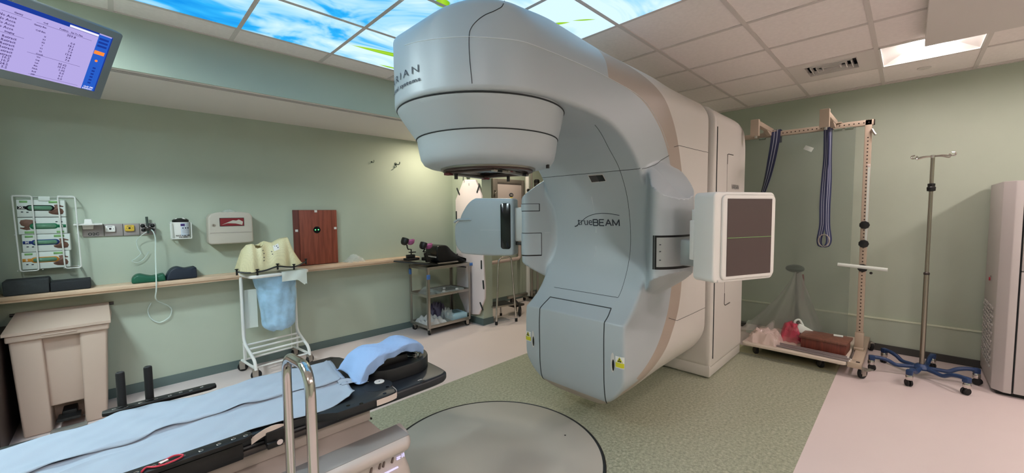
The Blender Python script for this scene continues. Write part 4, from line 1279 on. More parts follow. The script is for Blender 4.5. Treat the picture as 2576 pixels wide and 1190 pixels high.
# ================================================================== MONITOR at top left
az = math.radians(33); tau = math.radians(31)
eh = Vector((math.cos(az), math.sin(az), 0)); nh = Vector((math.sin(az), -math.cos(az), 0))
A_ = Vector((.0234, 2.88, 2.3554))
dv = -nh * math.sin(tau) + Vector((0, 0, -math.cos(tau)))
Wm, Hm = .526, .296
ctr = A_ - eh * (Wm / 2) + dv * (Hm / 2)
Tmn = frame(ctr, eh, -dv)     # x right, y up, z towards the viewer
mon = empty('wall_monitor', tuple(ctr), 'flat grey framed monitor tilted down from the ceiling showing a table of numbers', 'monitor')
M['bezel'] = mat('monitor_bezel', (120, 128, 128), .5)
q = MB()
q.prism(rrect(Wm + .075, Hm + .075, .012, 4, .0, -.004), -.045, T=Tmn @ Matrix.Translation((0, 0, .006)), bev=.006)
bz = q.build('bezel', M['bezel'], mon)
q = MB(); q.bb((-.12, -.09, -.075), (.12, .09, -.036), .01, T=Tmn); q.build('rear_housing', M['bezel'], mon)
q = MB(); q.tube([Tmn @ Vector((0, 0, -.06)), Vector((ctr.x - .0, ctr.y + .06, ctr.z + .14)), Vector((ctr.x, ctr.y + .06, ZC))], .022, 14); q.lathe([(.06, -.012), (.06, .0), (.0, .0)], 24, (ctr.x, ctr.y + .06, ZC - .001), cap=False); q.build('ceiling_arm', M['white_paint'], mon)
def scr(name, rgb, st=1.0): return emission(name, rgb, st)
MS = scr('screen_lilac', (178, 166, 224)); MBl = scr('screen_blue', (40, 92, 196)); MBd = scr('screen_dark_blue', (28, 58, 150)); MO = scr('screen_orange', (255, 140, 60)); MT = scr('screen_text', (84, 70, 120)); MW = scr('screen_white', (236, 234, 255))
def srect(name, x0, y0, x1, y1, m, lift, parent):
    q = MB(); q.add([(x0, y0, lift), (x1, y0, lift), (x1, y1, lift), (x0, y1, lift)], [(0, 1, 2, 3)], Tmn); return q.build(name, m, parent, 0)
w2, h2 = Wm / 2, Hm / 2
scn = srect('screen', -w2, -h2, w2, h2, MS, .0066, mon)
srect('title_bar', -w2, h2 - .020, w2 - .055, h2, MBd, .0070, scn)
srect('title_field', w2 - .165, h2 - .018, w2 - .056, h2 - .008, MW, .0074, scn)
srect('side_bar', w2 - .055, -h2, w2 - .005, h2 - .006, MBl, .0072, scn)
srect('side_edge', w2 - .005, -h2, w2, h2, MBd, .0072, scn)
srect('side_button', w2 - .053, h2 - .105, w2 - .012, h2 - .087, MO, .0076, scn)
for k in range(3): srect('side_line', w2 - .050, h2 - .03 - .018 * k, w2 - .012, h2 - .02 - .018 * k, MBd, .0076, scn)
q = MB(); q.lathe([(0, .0078), (.006, .0078)], 12, (0, 0, 0), T=Tmn @ Matrix.Translation((w2 - .034, h2 - .138, 0)), cap=False); q.f = [f_ for f_ in q.f]; q.build('side_dot', MO, scn, 0)
for k in range(6): srect('side_line', w2 - .038, -h2 + .035 + .016 * k, w2 - .026, -h2 + .043 + .016 * k, MBd, .0076, scn)
def stext(s, size, x, y, m=MT, align='LEFT'):
    V, F = text_mesh(s, size, 0, .0004, align, 1, 1.0)
    q = MB(); q.add(V, F, Tmn @ Matrix.Translation((x, y, .0078))); return q.build('screen_text', m, scn, 0)
for k in range(4): stext('No Acce', .0145, -w2 + .145, h2 - .062 - .0165 * k)
stext('Gantry', .0095, -w2 + .185, h2 - .038); stext('Position', .0095, w2 - .195, h2 - .042); stext('Coll', .0090, w2 - .25, h2 - .040); stext('Set To Plan', .0095, w2 - .155, h2 - .042)
srect('rule', -w2 + .15, h2 - .047, -w2 + .24, h2 - .0458, MT, .0076, scn); srect('rule', w2 - .27, h2 - .049, w2 - .075, h2 - .0478, MT, .0076, scn)
stext('Gantry Rtn', .0090, -w2 + .25, h2 - .060); stext('Coll Rtn', .0095, -w2 + .26, h2 - .082)
for k, t in enumerate(('X', 'X1', 'X2', 'Y', 'Y1', 'Y2', 'Couch', 'Vrt', 'Lng', 'Lat', 'Rtn', 'Pitch', 'Roll', 'SSD')): stext(t, .0088, -w2 + .295, h2 - .10 - .0142 * k, align='CENTER')
stext('359.8', .0145, w2 - .165, h2 - .060)
for k, t in enumerate(('0.0', '14.1', '7.3', '7.0', '13.4', '6.4', '7.0')): stext(t, .0135, w2 - .128, h2 - .092 - .0142 * k, align='RIGHT')
srect('rule', w2 - .27, h2 - .190, w2 - .085, h2 - .1888, MT, .0076, scn)
for k, t in enumerate(('95.62', '15.91', '1.02', '0.0', '0.1', '0.0')): stext(t, .0135, w2 - .132, h2 - .204 - .0142 * k, align='RIGHT')
stext('Imaging', .0095, -w2 + .175, h2 - .128); srect('rule', -w2 + .10, h2 - .136, -w2 + .235, h2 - .1348, MT, .0076, scn)
for k in range(6): stext('Retract', .0145, -w2 + .215, h2 - .150 - .0155 * k, align='RIGHT')
for k, t in enumerate(('10.2', '10.7', '24.2', '5.2')): stext(t, .0145, -w2 + .213, h2 - .240 - .0142 * k, align='RIGHT')
srect('rule', -w2 + .28, -h2 + .010, w2 - .07, -h2 + .011, MT, .0076, scn)
stext('12:41 PM', .010, w2 - .011, -h2 + .016, MW, 'RIGHT'); stext('2/24/2021', .010, w2 - .011, -h2 + .006, MW, 'RIGHT')
# ================================================================== THINGS ON THE LEFT WALL
M['wire'] = mat('wire_white', (216, 218, 214), .4)
rk = empty('glove_box_rack', (-.38, YW, 1.07), 'white wire rack on the left wall holding four stacked glove boxes', 'rack')
q = MB()
for x0, x1 in ((-.510, -.424), (-.304, -.220)):
    pts = [(x0, 4.335, 1.60), (x1, 4.335, 1.60), (x1 + .006, 4.335, 1.075), (x0 + .01, 4.335, 1.075)]
    q2 = MB(); q2.tube([p for p in round_corners(pts + [pts[0], pts[1]], .015, 4)][:-1], .0042, 8); q2.build('retaining_loop', M['wire'], rk)
for x in (-.512, -.222):
    for z in (1.595, 1.33, 1.080):
        q.tube([(x, 4.335, z), (x, YW - .004, z)], .0032, 6)
for z in (1.595, 1.080): q.tube([(-.512, YW - .005, z), (-.222, YW - .005, z)], .0032, 6)
for x in (-.50, -.40, -.30, -.23): q.tube([(x, 4.338, 1.078), (x, YW - .005, 1.078)], .0032, 6)
q.build('back_wires', M['wire'], rk)
M['card'] = mat('carton_white', (206, 214, 208), .6)
M['cgreen'] = mat('carton_print_green', (128, 176, 112), .6); M['film'] = mat('glove_film_green', (98, 142, 116), .3, var=.15, vscale=40)
M['hand'] = mat('carton_print_hand', (118, 88, 76), .6, var=.2, vscale=30)
boxes = [('black sized XL', (10, 10, 12), 'XL', 1.452, 1.572, 'topmost of the four in the wall rack', 0), ('green sized L', (28, 112, 76), 'L', 1.332, 1.449, 'second from the top in the wall rack', 0),
         ('blue sized M', (34, 54, 118), 'M', 1.207, 1.329, 'third from the top in the wall rack', .012), ('orange sized S', (206, 140, 52), 'S', 1.084, 1.204, 'lowest of the four in the wall rack', .004)]
for k, (nm, rgb, letter, z0, z1, where, dx) in enumerate(boxes):
    x0, x1 = -.496 + dx, -.272 + dx; yf = 4.350
    g = empty('glove_box', ((x0 + x1) / 2, 4.39, z0), 'glove box printed %s, %s' % (nm, where), 'glove box', 'glove boxes')
    q = MB(); q.bb((x0, yf, z0), (x1, 4.432, z1), .003); body = q.build('carton', M['card'], g)
    mk = M.get('size' + letter) or mat('carton_print_' + nm.split()[0], rgb, .6); M['size' + letter] = mk
    cx_, cz_ = (x0 + x1) / 2, (z0 + z1) / 2
    fl = -1 if k == 1 else 1
    T = frame((cx_, yf, cz_), (fl, 0, 0), (0, 0, fl))           # local x right, y up, z towards the room
    w_, h_ = (x1 - x0) / 2, (z1 - z0) / 2
    def fpoly(name, pts, m, lift, par=body):
        q = MB(); q.prism(pts, lift, T=T); return q.build(name, m, par, 0)
    hx = w_ - .034
    hand = [(.03, -.022), (.05, -.012), (.062, .012), (.058, .026), (.075, .030), (.094, .022), (.104, .018), (.103, .010), (.088, .012), (.082, .006), (.098, -.004), (.104, -.022), (.098, -.040), (.075, -.045), (.05, -.042), (.034, -.034)]
    fpoly('hand_print', hand, M['hand'], .0006)
    fpoly('opening_border', [(p[0], p[1]) for p in rrect(.132, .040, .0195, 6, -.006, .004)], mk, .0010)
    op = fpoly('opening_film', [(p[0], p[1]) for p in rrect(.112, .029, .0142, 6, -.006, .004)], M['film'], .0014)
    fpoly('size_block', [(-w_ + .003, -.006), (-w_ + .042, -.006), (-w_ + .042, .016), (-w_ + .003, .016)], mk, .0009)
    V, F = text_mesh(letter, .021, 0, .0008, 'CENTER', 2); q = MB(); q.add(V, F, T @ Matrix.Translation((-w_ + .022, .0055, .0013))); q.build('lettering', M['white_plastic'], body, 0)
    fpoly('print_patch', [(-w_ + .014, .040), (-w_ + .05, .040), (-w_ + .05, .054), (-w_ + .014, .054)], M['cgreen'], .0006)
    fpoly('print_patch', [(.035, .038), (.085, .038), (.085, .054), (.035, .054)], M['cgreen'], .0006)
    for (a, b) in ((-w_ + .018, -.028), (-w_ + .042, -.030)):
        fpoly('print_mark', [(a, b), (a + .010, b), (a + .010, b + .007), (a, b + .007)], M['logo'], .0006)
    if k == 1:
        q = MB(); q.bb((x0, yf - .0005, z1 + .0004), (x1, yf + .05, z1 + .0022)); q.build('lid_gap', M['seam'], g)
q = MB(); q.bb((-.395, 4.3445, 1.566), (-.342, 4.3465, 1.598), .001)
tag(q.build('paper_note', M['card']), 'small pale paper slip stuck at the top of the glove rack', 'note')

# medical gas rail
M['rail'] = mat('wall_plate_grey_pink', (150, 142, 140), .5)
rl = empty('wall_plate_rail', (.0, YW, 1.34), 'row of grey pink wall plates beside the glove rack', 'wall plate')
for x0, x1 in ((-.200, -.086), (-.083, .020), (.023, .117), (.120, .214)):
    q = MB(); q.bb((x0, YW - .012, 1.297), (x1, YW, 1.392), .002); q.build('plate', M['rail'], rl)
q = MB()
for k, s_ in enumerate('DMC'): pass
V, F = text_mesh('O2C', .030, 0, .0006, 'CENTER', 2); q.add(V, F, frame((-.142, YW - .0125, 1.315), (1, 0, 0), (0, 0, 1))); q.build('lettering', M['seam'], rl, 0)
M['yellow2'] = mat('outlet_yellow', (206, 172, 62), .45)
for (x, z, m, lb) in ((-.050, 1.354, M['white_plastic'], 'square white gas outlet on the wall rail'), (.059, 1.356, M['yellow2'], 'square yellow gas outlet on the wall rail')):
    g = empty('gas_outlet', (x, YW - .012, z), lb, 'gas outlet', 'gas outlets')
    T = frame((x, YW - .012, z), (1, 0, 0), (0, 0, 1))
    q = MB(); q.prism(rrect(.056, .050, .008, 4), .016, T=T, bev=.004); fp = q.build('outlet_face', m, g)
    q = MB(); q.lathe([(.0075, .0162), (.006, .0168), (.0, .0168)], 14, T=T, cap=False); q.build('port', M['black'], fp)
    for sx in (-.017, .017):
        q = MB(); q.lathe([(.0025, .0162), (.002, .0168), (.0, .0168)], 8, T=T @ Matrix.Translation((sx, 0, 0)), cap=False); q.build('screw', M['dark_metal'], fp)
    q = MB(); q.bb((-.016, .014, .0160), (.012, .0175, .0165), T=T); q.build('print_mark', M['logo'], fp)
g = empty('wall_bracket', (-.168, YW - .012, 1.39), 'white plastic tray bracket over the end wall plate', 'bracket')
q = MB(); q.box((-.165, 4.385, 1.394), (.150, .085, .007), (math.radians(6), 0, 0), .003); q.build('tray', M['white_plastic'], g)
q = MB(); q.prism([(-.022, 0), (.022, 0), (.019, .036), (-.019, .036)], .02, T=frame((-.164, 4.40, 1.396), (1, 0, 0), (0, 0, 1)), bev=.004); q.build('clip', M['white_plastic'], g)
q = MB(); q.prism([(-.030, 0), (.030, 0), (.027, -.034), (-.027, -.034)], .022, T=frame((-.168, 4.425, 1.389), (1, 0, 0), (0, 0, 1)), bev=.004); q.build('back_block', M['white_plastic'], g)
# suction regulator and its clear tube
g = empty('suction_regulator', (.165, YW - .012, 1.345), 'black and chrome suction regulator on the end wall plate with a long clear tube hanging', 'regulator')
M['smoke'] = mat('smoked_metal', (70, 82, 76), .35, metal=.4)
q = MB(); q.cyl((.166, 4.40, 1.37), (.163, 4.405, 1.445), .0085, n=14); q.build('flow_tube', M['smoke'], g)
q = MB(); q.cyl((.166, 4.4405, 1.352), (.166, 4.355, 1.352), .020, n=20); q.ball((.166, 4.355, 1.352), .0205, 14); q.build('body', M['dark_metal'], g)
for dx in (-.03, .03):
    q = MB(); q.ball((.166 + dx, 4.385, 1.372), (.015, .018, .016), 12); q.build('knob', M['black'], g)
    q = MB(); q.ball((.166 + dx * .9, 4.375, 1.338), (.015, .018, .014), 12); q.build('lobe', M['black'], g)
q = MB(); q.bb((.152, 4.345, 1.364), (.182, 4.36, 1.369), .002); q.build('label', M['white_plastic'], g)
q = MB(); q.cyl((.166, 4.36, 1.335), (.166, 4.36, 1.31), .010, .006, 12); q.build('spout', M['smoke'], g)
M['tubing'] = thin_clear(bpy.data.materials.new('clear_tubing'), .55, (226, 240, 236), .1)
M['crinkle'] = thin_clear(bpy.data.materials.new('crinkled_clear_film'), .22, (226, 232, 228), .12)
q = MB(); q.tube(smooth_path([(.18, 4.355, 1.345), (.196, 4.34, 1.32), (.205, 4.335, 1.26), (.200, 4.33, 1.16), (.196, 4.31, 1.06), (.192, 4.27, .965), (.189, 4.238, .93), (.186, 4.236, .86), (.18, 4.26, .79), (.205, 4.33, .745), (.262, 4.40, .69), (.283, 4.42, .645), (.262, 4.425, .585), (.20, 4.425, .555), (.15, 4.425, .60), (.135, 4.425, .67), (.155, 4.42, .73)], 7), .0042, 8)
q.build('clear_tube', M['tubing'], g)
q = MB(); q.tube(smooth_path([(.158, 4.36, 1.325), (.13, 4.38, 1.30), (.095, 4.40, 1.255), (.10, 4.41, 1.19), (.115, 4.41, 1.15), (.085, 4.415, 1.11), (.06, 4.42, 1.09), (.09, 4.42, 1.075), (.13, 4.42, 1.10), (.165, 4.42, 1.16)], 7), .0025, 6)
q.build('thin_tube', M['tubing'], g)

# wipes canister in its bracket
g = empty('wipes_canister', (.372, 4.37, 1.257), 'white wipes canister with black lid and purple label in a wall bracket', 'canister')
q = MB(); q.lathe([(.0, 0), (.054, 0), (.057, .006), (.057, .135), (.052, .142), (.0, .142)], 32, (.372, 4.37, 1.257), cap=False); cb = q.build('canister_body', M['white_plastic'], g)
q = MB(); q.lathe([(.055, .140), (.055, .158), (.045, .165), (.03, .172), (.0, .174)], 32, (.372, 4.37, 1.257), cap=False); lid = q.build('lid', M['black'], g)
q = MB(); q.ball((.372 + .02, 4.345, 1.425), (.014, .02, .007), 10, rot=(0, .4, 0)); q.ball((.372 - .03, 4.36, 1.424), (.012, .016, .006), 10, rot=(0, -.4, 0)); q.build('lid_flap', M['white_plastic'], lid)
def curved(name, x0, x1, z0, z1, m, par, r=.0578):
    q = MB(); n = 8
    V = []; 
    for k in range(n + 1):
        x = x0 + (x1 - x0) * k / n; y = 4.37 - math.sqrt(max(r * r - x * x, 0)); V += [(.372 + x, y, z0), (.372 + x, y, z1)]
    q.add(V, [(2 * k, 2 * k + 2, 2 * k + 3, 2 * k + 1) for k in range(n)]); return q.build(name, m, par)
M['purple'] = mat('label_purple', (62, 40, 108), .5); M['plabel'] = mat('label_pale', (204, 214, 226), .5)
curved('label', -.005, .050, 1.28, 1.392, M['plabel'], cb, .0574); curved('label_block', -.006, .022, 1.364, 1.383, M['purple'], cb)
for a in (.004, .022, .038): curved('label_icon', a, a + .009, 1.342, 1.352, M['logo'], cb)
for zz in (1.33, 1.318, 1.306): curved('label_line', .002, .040, zz, zz + .0025, M['rail'], cb)
for s_, zz in (('NOT FOR USE', 1.283), ('ON SKIN', 1.270)):
    V, F = text_mesh(s_, .0145, 0, .0006, 'CENTER', 1); q = MB()
    q.add([(.380 + v.x, 4.37 - math.sqrt(max(.0582 ** 2 - (v.x + .008) ** 2, 1e-6)), zz + v.y) for v in V], F); q.build('lettering', M['black'], cb, 0)
q = MB(); q.tube(round_corners([(.306, 4.42, 1.392), (.306, 4.33, 1.392), (.308, 4.318, 1.258), (.436, 4.318, 1.258), (.438, 4.33, 1.392), (.438, 4.42, 1.392)], .012, 4), .004, 8); q.tube([(.308, 4.318, 1.256), (.308, 4.43, 1.256)], .003, 6); q.tube([(.436, 4.318, 1.256), (.436, 4.43, 1.256)], .003, 6); q.bb((.306, 4.425, 1.25), (.438, YW + .001, 1.40), .003); q.build('wire_bracket', M['wire'], g)

# sharps container cabinet
M['beige'] = mat('beige_plastic', (190, 182, 170), .5)
g = empty('sharps_cabinet', (.715, YW, 1.19), 'beige sharps container cabinet with a small red window on the left wall', 'sharps container')
q = MB(); q.prism([(.548, 1.205), (.552, 1.43), (.57, 1.462), (.64, 1.480), (.80, 1.480), (.862, 1.470), (.882, 1.44), (.885, 1.205), (.86, 1.195), (.57, 1.195)][::-1], .130, T=frame((0, YW - .135, 0), (1, 0, 0), (0, 0, 1)) @ Matrix.Translation((0, 0, -.130)), bev=.012, seg=3); bx = q.build('cabinet_body', M['beige'], g)
yf = YW - .1365
M['redw'] = mat('sharps_red', (126, 30, 40), .3)
q = MB(); q.bb((.632, yf - .0008, 1.353), (.815, yf + .001, 1.428)); wn = q.build('window_frame', M['seam'], bx)
q = MB(); q.bb((.636, yf - .0014, 1.357), (.811, yf, 1.424)); q.build('window', M['redw'], wn)
q = MB(); q.add([(.645, yf - .002, 1.366), (.69, yf - .002, 1.380), (.75, yf - .002, 1.376), (.80, yf - .002, 1.362), (.806, yf - .002, 1.392), (.775, yf - .002, 1.412), (.755, yf - .002, 1.402), (.73, yf - .002, 1.406), (.70, yf - .002, 1.392)], [(0, 1, 8), (1, 2, 7, 8), (2, 3, 4, 5, 6, 7)]); q.build('window_contents', M['beige'], wn, 0)
q = MB(); q.lathe([(.011, 0), (.011, .004), (.0, .004)], 16, T=frame((.588, yf, 1.365), (1, 0, 0), (0, 0, 1)), cap=False); lk = q.build('lock', M['steel'], bx)
q = MB(); q.bb((.5865, yf - .0048, 1.358), (.5895, yf - .003, 1.372)); q.build('key_slot', M['seam'], lk)
q = MB(); q.bb((.560, yf - .001, 1.295), (.875, yf + .001, 1.297)); q.build('door_joint', M['rail'], bx)
g2 = MB(); g2.sheet(lambda u, v: (.66 + .11 * u, 4.34 + .07 * v, 1.4815 + .022 * math.sin(PI * u) * math.sin(PI * v) + .004 * math.sin(u * 17 + v * 9)), 12, 8, .001)
tag(g2.build('crumpled_tissue', M['crinkle']), 'clear crumpled wrapper on top of the sharps cabinet', 'wrapper')

# wooden laser cover panel standing on the ledge
def wood_mat(name, a, b, rough=.45):
    m = bpy.data.materials.new(name); m.use_nodes = True; nt = m.node_tree; bs = nt.nodes['Principled BSDF']; bs.inputs['Roughness'].default_value = rough
    tc = nt.nodes.new('ShaderNodeTexCoord'); mp = nt.nodes.new('ShaderNodeMapping'); mp.inputs['Scale'].default_value = (22, 22, 1.6)
    n = nt.nodes.new('ShaderNodeTexNoise'); n.inputs['Scale'].default_value = 1.6; n.inputs['Detail'].default_value = 5; n.inputs['Distortion'].default_value = .8
    r = nt.nodes.new('ShaderNodeValToRGB'); r.color_ramp.elements[0].position = .35; r.color_ramp.elements[0].color = lin(a); r.color_ramp.elements[1].position = .7; r.color_ramp.elements[1].color = lin(b)
    nt.links.new(tc.outputs['Object'], mp.inputs[0]); nt.links.new(mp.outputs[0], n.inputs['Vector']); nt.links.new(n.outputs['Fac'], r.inputs['Fac']); nt.links.new(r.outputs['Color'], bs.inputs['Base Color'])
    return m
M['cherry'] = wood_mat('cherry_wood', (116, 54, 40), (150, 78, 58)); M['cherry_dark'] = wood_mat('cherry_wood_dark', (92, 42, 32), (124, 60, 46))
g = empty('laser_cover_panel', (1.475, YW, .918), 'dark cherry wood panel with a small laser opening on the left wall above the ledge', 'wood panel')
q = MB(); q.bb((1.258, YW - .018, .919), (1.692, YW, 1.498), .002); bp = q.build('backing_board', M['cherry_dark'], g)
q = MB(); q.bb((1.312, YW - .034, .924), (1.688, YW - .018, 1.494), .002); dp = q.build('door_panel', M['cherry'], g)
q = MB(); q.lathe([(.036, .0), (.036, .003), (.030, .0035), (.0, .0015)], 28, T=frame((1.478, YW - .034, 1.288), (1, 0, 0), (0, 0, 1)), cap=False); ap = q.build('laser_aperture', M['black_gloss'], dp)
M['led'] = emission('laser_green_glow', (80, 255, 120), 4.0)
for dx in (-.015, .015):
    q = MB(); q.ball((1.478 + dx, YW - .0365, 1.289), (.0065, .002, .005), 10); q.build('laser_dot', M['led'], ap)
for (x, z) in ((1.474, 1.484), (1.287, 1.286), (1.668, 1.300)):
    q = MB(); q.bb((x - .013, YW - (.020 if x < 1.3 else .036), z - .012), (x + .013, YW - .016, z + .012), .001); q.build('white_clip', M['white_plastic'], bp)
# coat hooks
for (x, lb) in ((2.123, 'small bare metal wall hook left of the other one'), (2.427, 'larger dark metal wall hook nearer the machine head')):
    g = empty('wall_hook', (x, YW, 2.05), lb, 'hook', 'wall hooks')
    k_ = .55 if x < 2.3 else 1.0
    q = MB(); q.lathe([(.018 * k_, 0), (.016 * k_, .006), (.0, .007)], 14, T=frame((x, YW, 2.055), (1, 0, 0), (0, 0, 1)), cap=False); q.build('hook_plate', M['smoke'], g)
    q = MB()
    q.tube(smooth_path([(x, YW - .004, 2.055), (x + .012 * k_, YW - .04 * k_, 2.045), (x + .02 * k_, YW - .06 * k_, 2.055), (x + .02 * k_, YW - .065 * k_, 2.075)], 5), .0055 * k_, 8)
    if k_ == 1: q.tube(smooth_path([(x, YW - .004, 2.05), (x - .004, YW - .025, 2.02), (x - .03, YW - .035, 2.005)], 5), .0045, 8)
    q.build('hook_arm', M['smoke'], g)
# ledge things
M['foam'] = mat('foam_charcoal', (52, 56, 58), .95, bump=.5, bscale=250, var=.12, vscale=30); M['foam2'] = mat('foam_dark_grey', (38, 41, 45), .9, bump=.4, bscale=250)
q = MB(); q.box((-.475, 4.345, .970), (.205, .165, .102), (0, 0, .03), .010, 3); tag(q.build('foam_block', M['foam']), 'charcoal foam block at the near left end of the wall ledge', 'foam block')
q = MB(); q.box((-.270, 4.348, .9535), (.196, .155, .069), (0, 0, .02), .007, 3); tag(q.build('foam_block', M['foam2']), 'low dark grey foam block on the ledge above the waste bin', 'foam block')
M['pgreen'] = mat('cushion_green', (20, 88, 66), .5); M['pnavy'] = mat('cushion_navy', (24, 36, 52), .5)
q = MB(); q.prism(catmull2([(.048, .9185), (.25, .9185), (.25, .945), (.243, .972), (.225, .974), (.195, .966), (.165, .964), (.13, .975), (.10, .986), (.072, .980), (.052, .955)], sharp=(0, 1), n=5)[::-1], .14, T=frame((0, 4.40, 0), (1, 0, 0), (0, 0, 1)) @ Matrix.Translation((0, 0, -.02)), bev=.012, seg=3)
tag(q.build('head_cushion', M['pgreen']), 'dark green contoured head cushion on the ledge behind the hanging tube', 'cushion')
q = MB(); q.prism(catmull2([(.252, .9185), (.455, .9185), (.452, .995), (.44, 1.012), (.38, 1.006), (.33, 1.022), (.29, 1.008), (.262, .965)], sharp=(0, 1), n=5)[::-1], .14, T=frame((0, 4.40, 0), (1, 0, 0), (0, 0, 1)) @ Matrix.Translation((0, 0, -.02)), bev=.012, seg=3)
tag(q.build('head_cushion', M['pnavy']), 'dark navy contoured head cushion on the ledge under the wipes canister', 'cushion')
q = MB(); q.sheet(lambda u, v: (1.74 + .21 * u, 4.29 + .13 * v, .9195 + .085 * (math.sin(PI * u) ** .5) * (math.sin(PI * v) ** .5) * (.75 + .25 * math.sin(u * 11 + v * 5)) + .006 * noise2(u * 2, v * 2)), 24, 16, .0008)
tag(q.build('plastic_bag', M['crinkle']), 'clear crumpled plastic bag on the ledge right of the wood panel', 'plastic bag')

# ---- step-on waste bin
M['bin'] = mat('bin_beige', (186, 166, 152), .55, bump=.1, bscale=300)
g = empty('waste_bin', (-.32, 4.22, 0), 'large beige step-on waste bin with sloped lid below the wall ledge', 'bin')
def taper(name, xb, xt, yb, yt, z0, z1, m, par, bev=.012):
    q = MB(); bm = bmesh.new()
    co_ = [(xb[0], yb[0], z0), (xb[1], yb[0], z0), (xb[1], yb[1], z0), (xb[0], yb[1], z0), (xt[0], yt[0], z1), (xt[1], yt[0], z1), (xt[1], yt[1], z1), (xt[0], yt[1], z1)]
    v = [bm.verts.new(p) for p in co_]
    for f_ in ((3, 2, 1, 0), (4, 5, 6, 7), (0, 1, 5, 4), (1, 2, 6, 5), (2, 3, 7, 6), (3, 0, 4, 7)): bm.faces.new([v[i] for i in f_])
    if bev: bmesh.ops.bevel(bm, geom=bm.edges[:], offset=bev, segments=3, affect='EDGES', profile=.5)
    q.bm(bm); return q.build(name, m, par)
taper('side_column', (-.512, -.385), (-.540, -.400), (4.035, 4.40), (4.02, 4.42), .0, .655, M['bin'], g)
taper('side_column', (-.235, -.128), (-.232, -.098), (4.035, 4.40), (4.02, 4.42), .0, .655, M['bin'], g)
taper('bin_body', (-.50, -.14), (-.525, -.11), (4.075, 4.395), (4.055, 4.415), .16, .655, M['bin'], g)
taper('bin_back', (-.50, -.14), (-.50, -.14), (4.22, 4.395), (4.22, 4.40), .0, .2, M['bin'], g)
q = MB(); q.bb((-.552, 4.005, .648), (-.086, 4.428, .694), .010, 3); q.bb((-.40, 4.0, .668), (-.24, 4.01, .676), .003); q.build('bin_rim', M['bin'], g)
q = MB()
V = [(-.562, 3.995, .694), (-.076, 3.995, .694), (-.076, 4.432, .694), (-.562, 4.432, .694), (-.562, 3.995, .712), (-.076, 3.995, .712), (-.088, 4.40, .782), (-.545, 4.40, .782), (-.088, 4.432, .775), (-.545, 4.432, .775)]
q.add(V, [(3, 2, 1, 0), (0, 1, 5, 4), (4, 5, 6, 7), (7, 6, 8, 9), (1, 2, 8, 6, 5), (3, 0, 4, 7, 9), (2, 3, 9, 8)]); q.build('bin_lid', M['bin'], g, 20)
q = MB(); q.tube([(-.575, 4.425, .762), (-.535, 4.425, .762)], .012, 10); q.tube([(-.10, 4.428, .765), (-.060, 4.428, .765)], .012, 10); q.build('lid_hinge', M['dark_metal'], g)
q = MB(); q.bb((-.365, 4.02, .055), (-.255, 4.14, .075), .006); q.bb((-.345, 4.10, .04), (-.275, 4.24, .10), .006); q.build('pedal', M['black'], g)
M['steel_pan'] = mat('pedal_plate_grey', (150, 148, 142), .4, metal=.3)
q = MB(); q.prism([(-.395, 3.985), (-.375, 3.962), (-.31, 3.94), (-.245, 3.962), (-.225, 3.985), (-.225, 4.05), (-.395, 4.05)], .008, T=Matrix.Translation((0, 0, .004)), bev=.003); q.build('pedal_plate', M['steel_pan'], g)

# dark board leaning in the near corner
M['dark_wood'] = mat('dark_brown_board', (42, 28, 24), .5)
q = MB(); q.bb((XL + .002, 3.78, 0), (-.566, 4.39, .70), .004)
tag(q.build('dark_board', M['dark_wood']), 'dark brown board standing in the near corner left of the waste bin', 'board')

# ---- hamper cart
hc = empty('hamper_cart', (1.0, 4.205, 0), 'white tubular hamper cart on casters with lid frame and blue bag', 'hamper cart')
Th = Matrix.Translation((1.0, 4.205, 0)) @ Matrix.Rotation(math.radians(7), 4, 'Z')
hw = .232
M['cart_white'] = mat('cart_white_enamel', (222, 224, 222), .35)
def caster(par, x, y, T, r=.045, h=.10, m=None, yawc=0.0, chrome='steel', stem='caster'):
    TT = T @ Matrix.Translation((x, y, 0)) @ Matrix.Rotation(yawc, 4, 'Z')
    q = MB(); q.bb((-r * .55, -.016, r * .9), (r * .5, .016, h), .005, T=TT)
    q.bb((-r * .45, -.019, r * .5), (r * .55, -.0165, h * .95), .001, T=TT); q.bb((-r * .45, .0165, r * .5), (r * .55, .019, h * .95), .001, T=TT)
    cs = q.build('caster', M[chrome], par)
    q = MB(); q.lathe([(.0, -.013), (r * .9, -.013), (r, -.009), (r, .009), (r * .9, .013), (.0, .013)], 20, T=TT @ Matrix.Translation((r * .12, 0, r)) @ Matrix.Rotation(PI / 2, 4, 'X'), cap=False); q.build('wheel', m or M['rubber'], cs)
    return cs
for s in (-1, 1):
    q = MB(); q.tube(round_corners([(s * hw, .09, .93), (s * hw, .09, .285), (s * hw, -.155, .165), (s * hw, -.175, .085)], .07, 7), .0135, 12, T=Th); q.build('side_tube', M['cart_white'], hc)
    q = MB(); q.tube([(s * hw, -.165, .100), (s * hw, .165, .100)], .0115, 10, T=Th); q.tube([(s * hw, .09, .28), (s * hw, .09, .10)], .010, 10, T=Th); q.tube([(s * (hw - .03), .145, .10), (s * (hw - .03), .145, .95)], .004, 8, T=Th); q.build('base_rail', M['cart_white'], hc)
    for y in (-.16, .16): caster(hc, s * hw, y, Th, .042, .095, yawc=.4 * s)
for (y, z) in ((.06, .262), (0, .235), (-.06, .205)):
    q = MB(); q.tube([(-hw, y, z), (hw, y, z)], .0095, 10, T=Th); q.build('shelf_bar', M['cart_white'], hc)
q = MB(); q.tube([(-hw, .165, .10), (hw, .165, .10)], .010, 10, T=Th); q.tube(smooth_path([(-hw, -.15, .10), (-.1, -.10, .085), (.1, -.10, .085), (hw, -.15, .10)], 6), .008, 10, T=Th); q.build('cross_tube', M['cart_white'], hc)
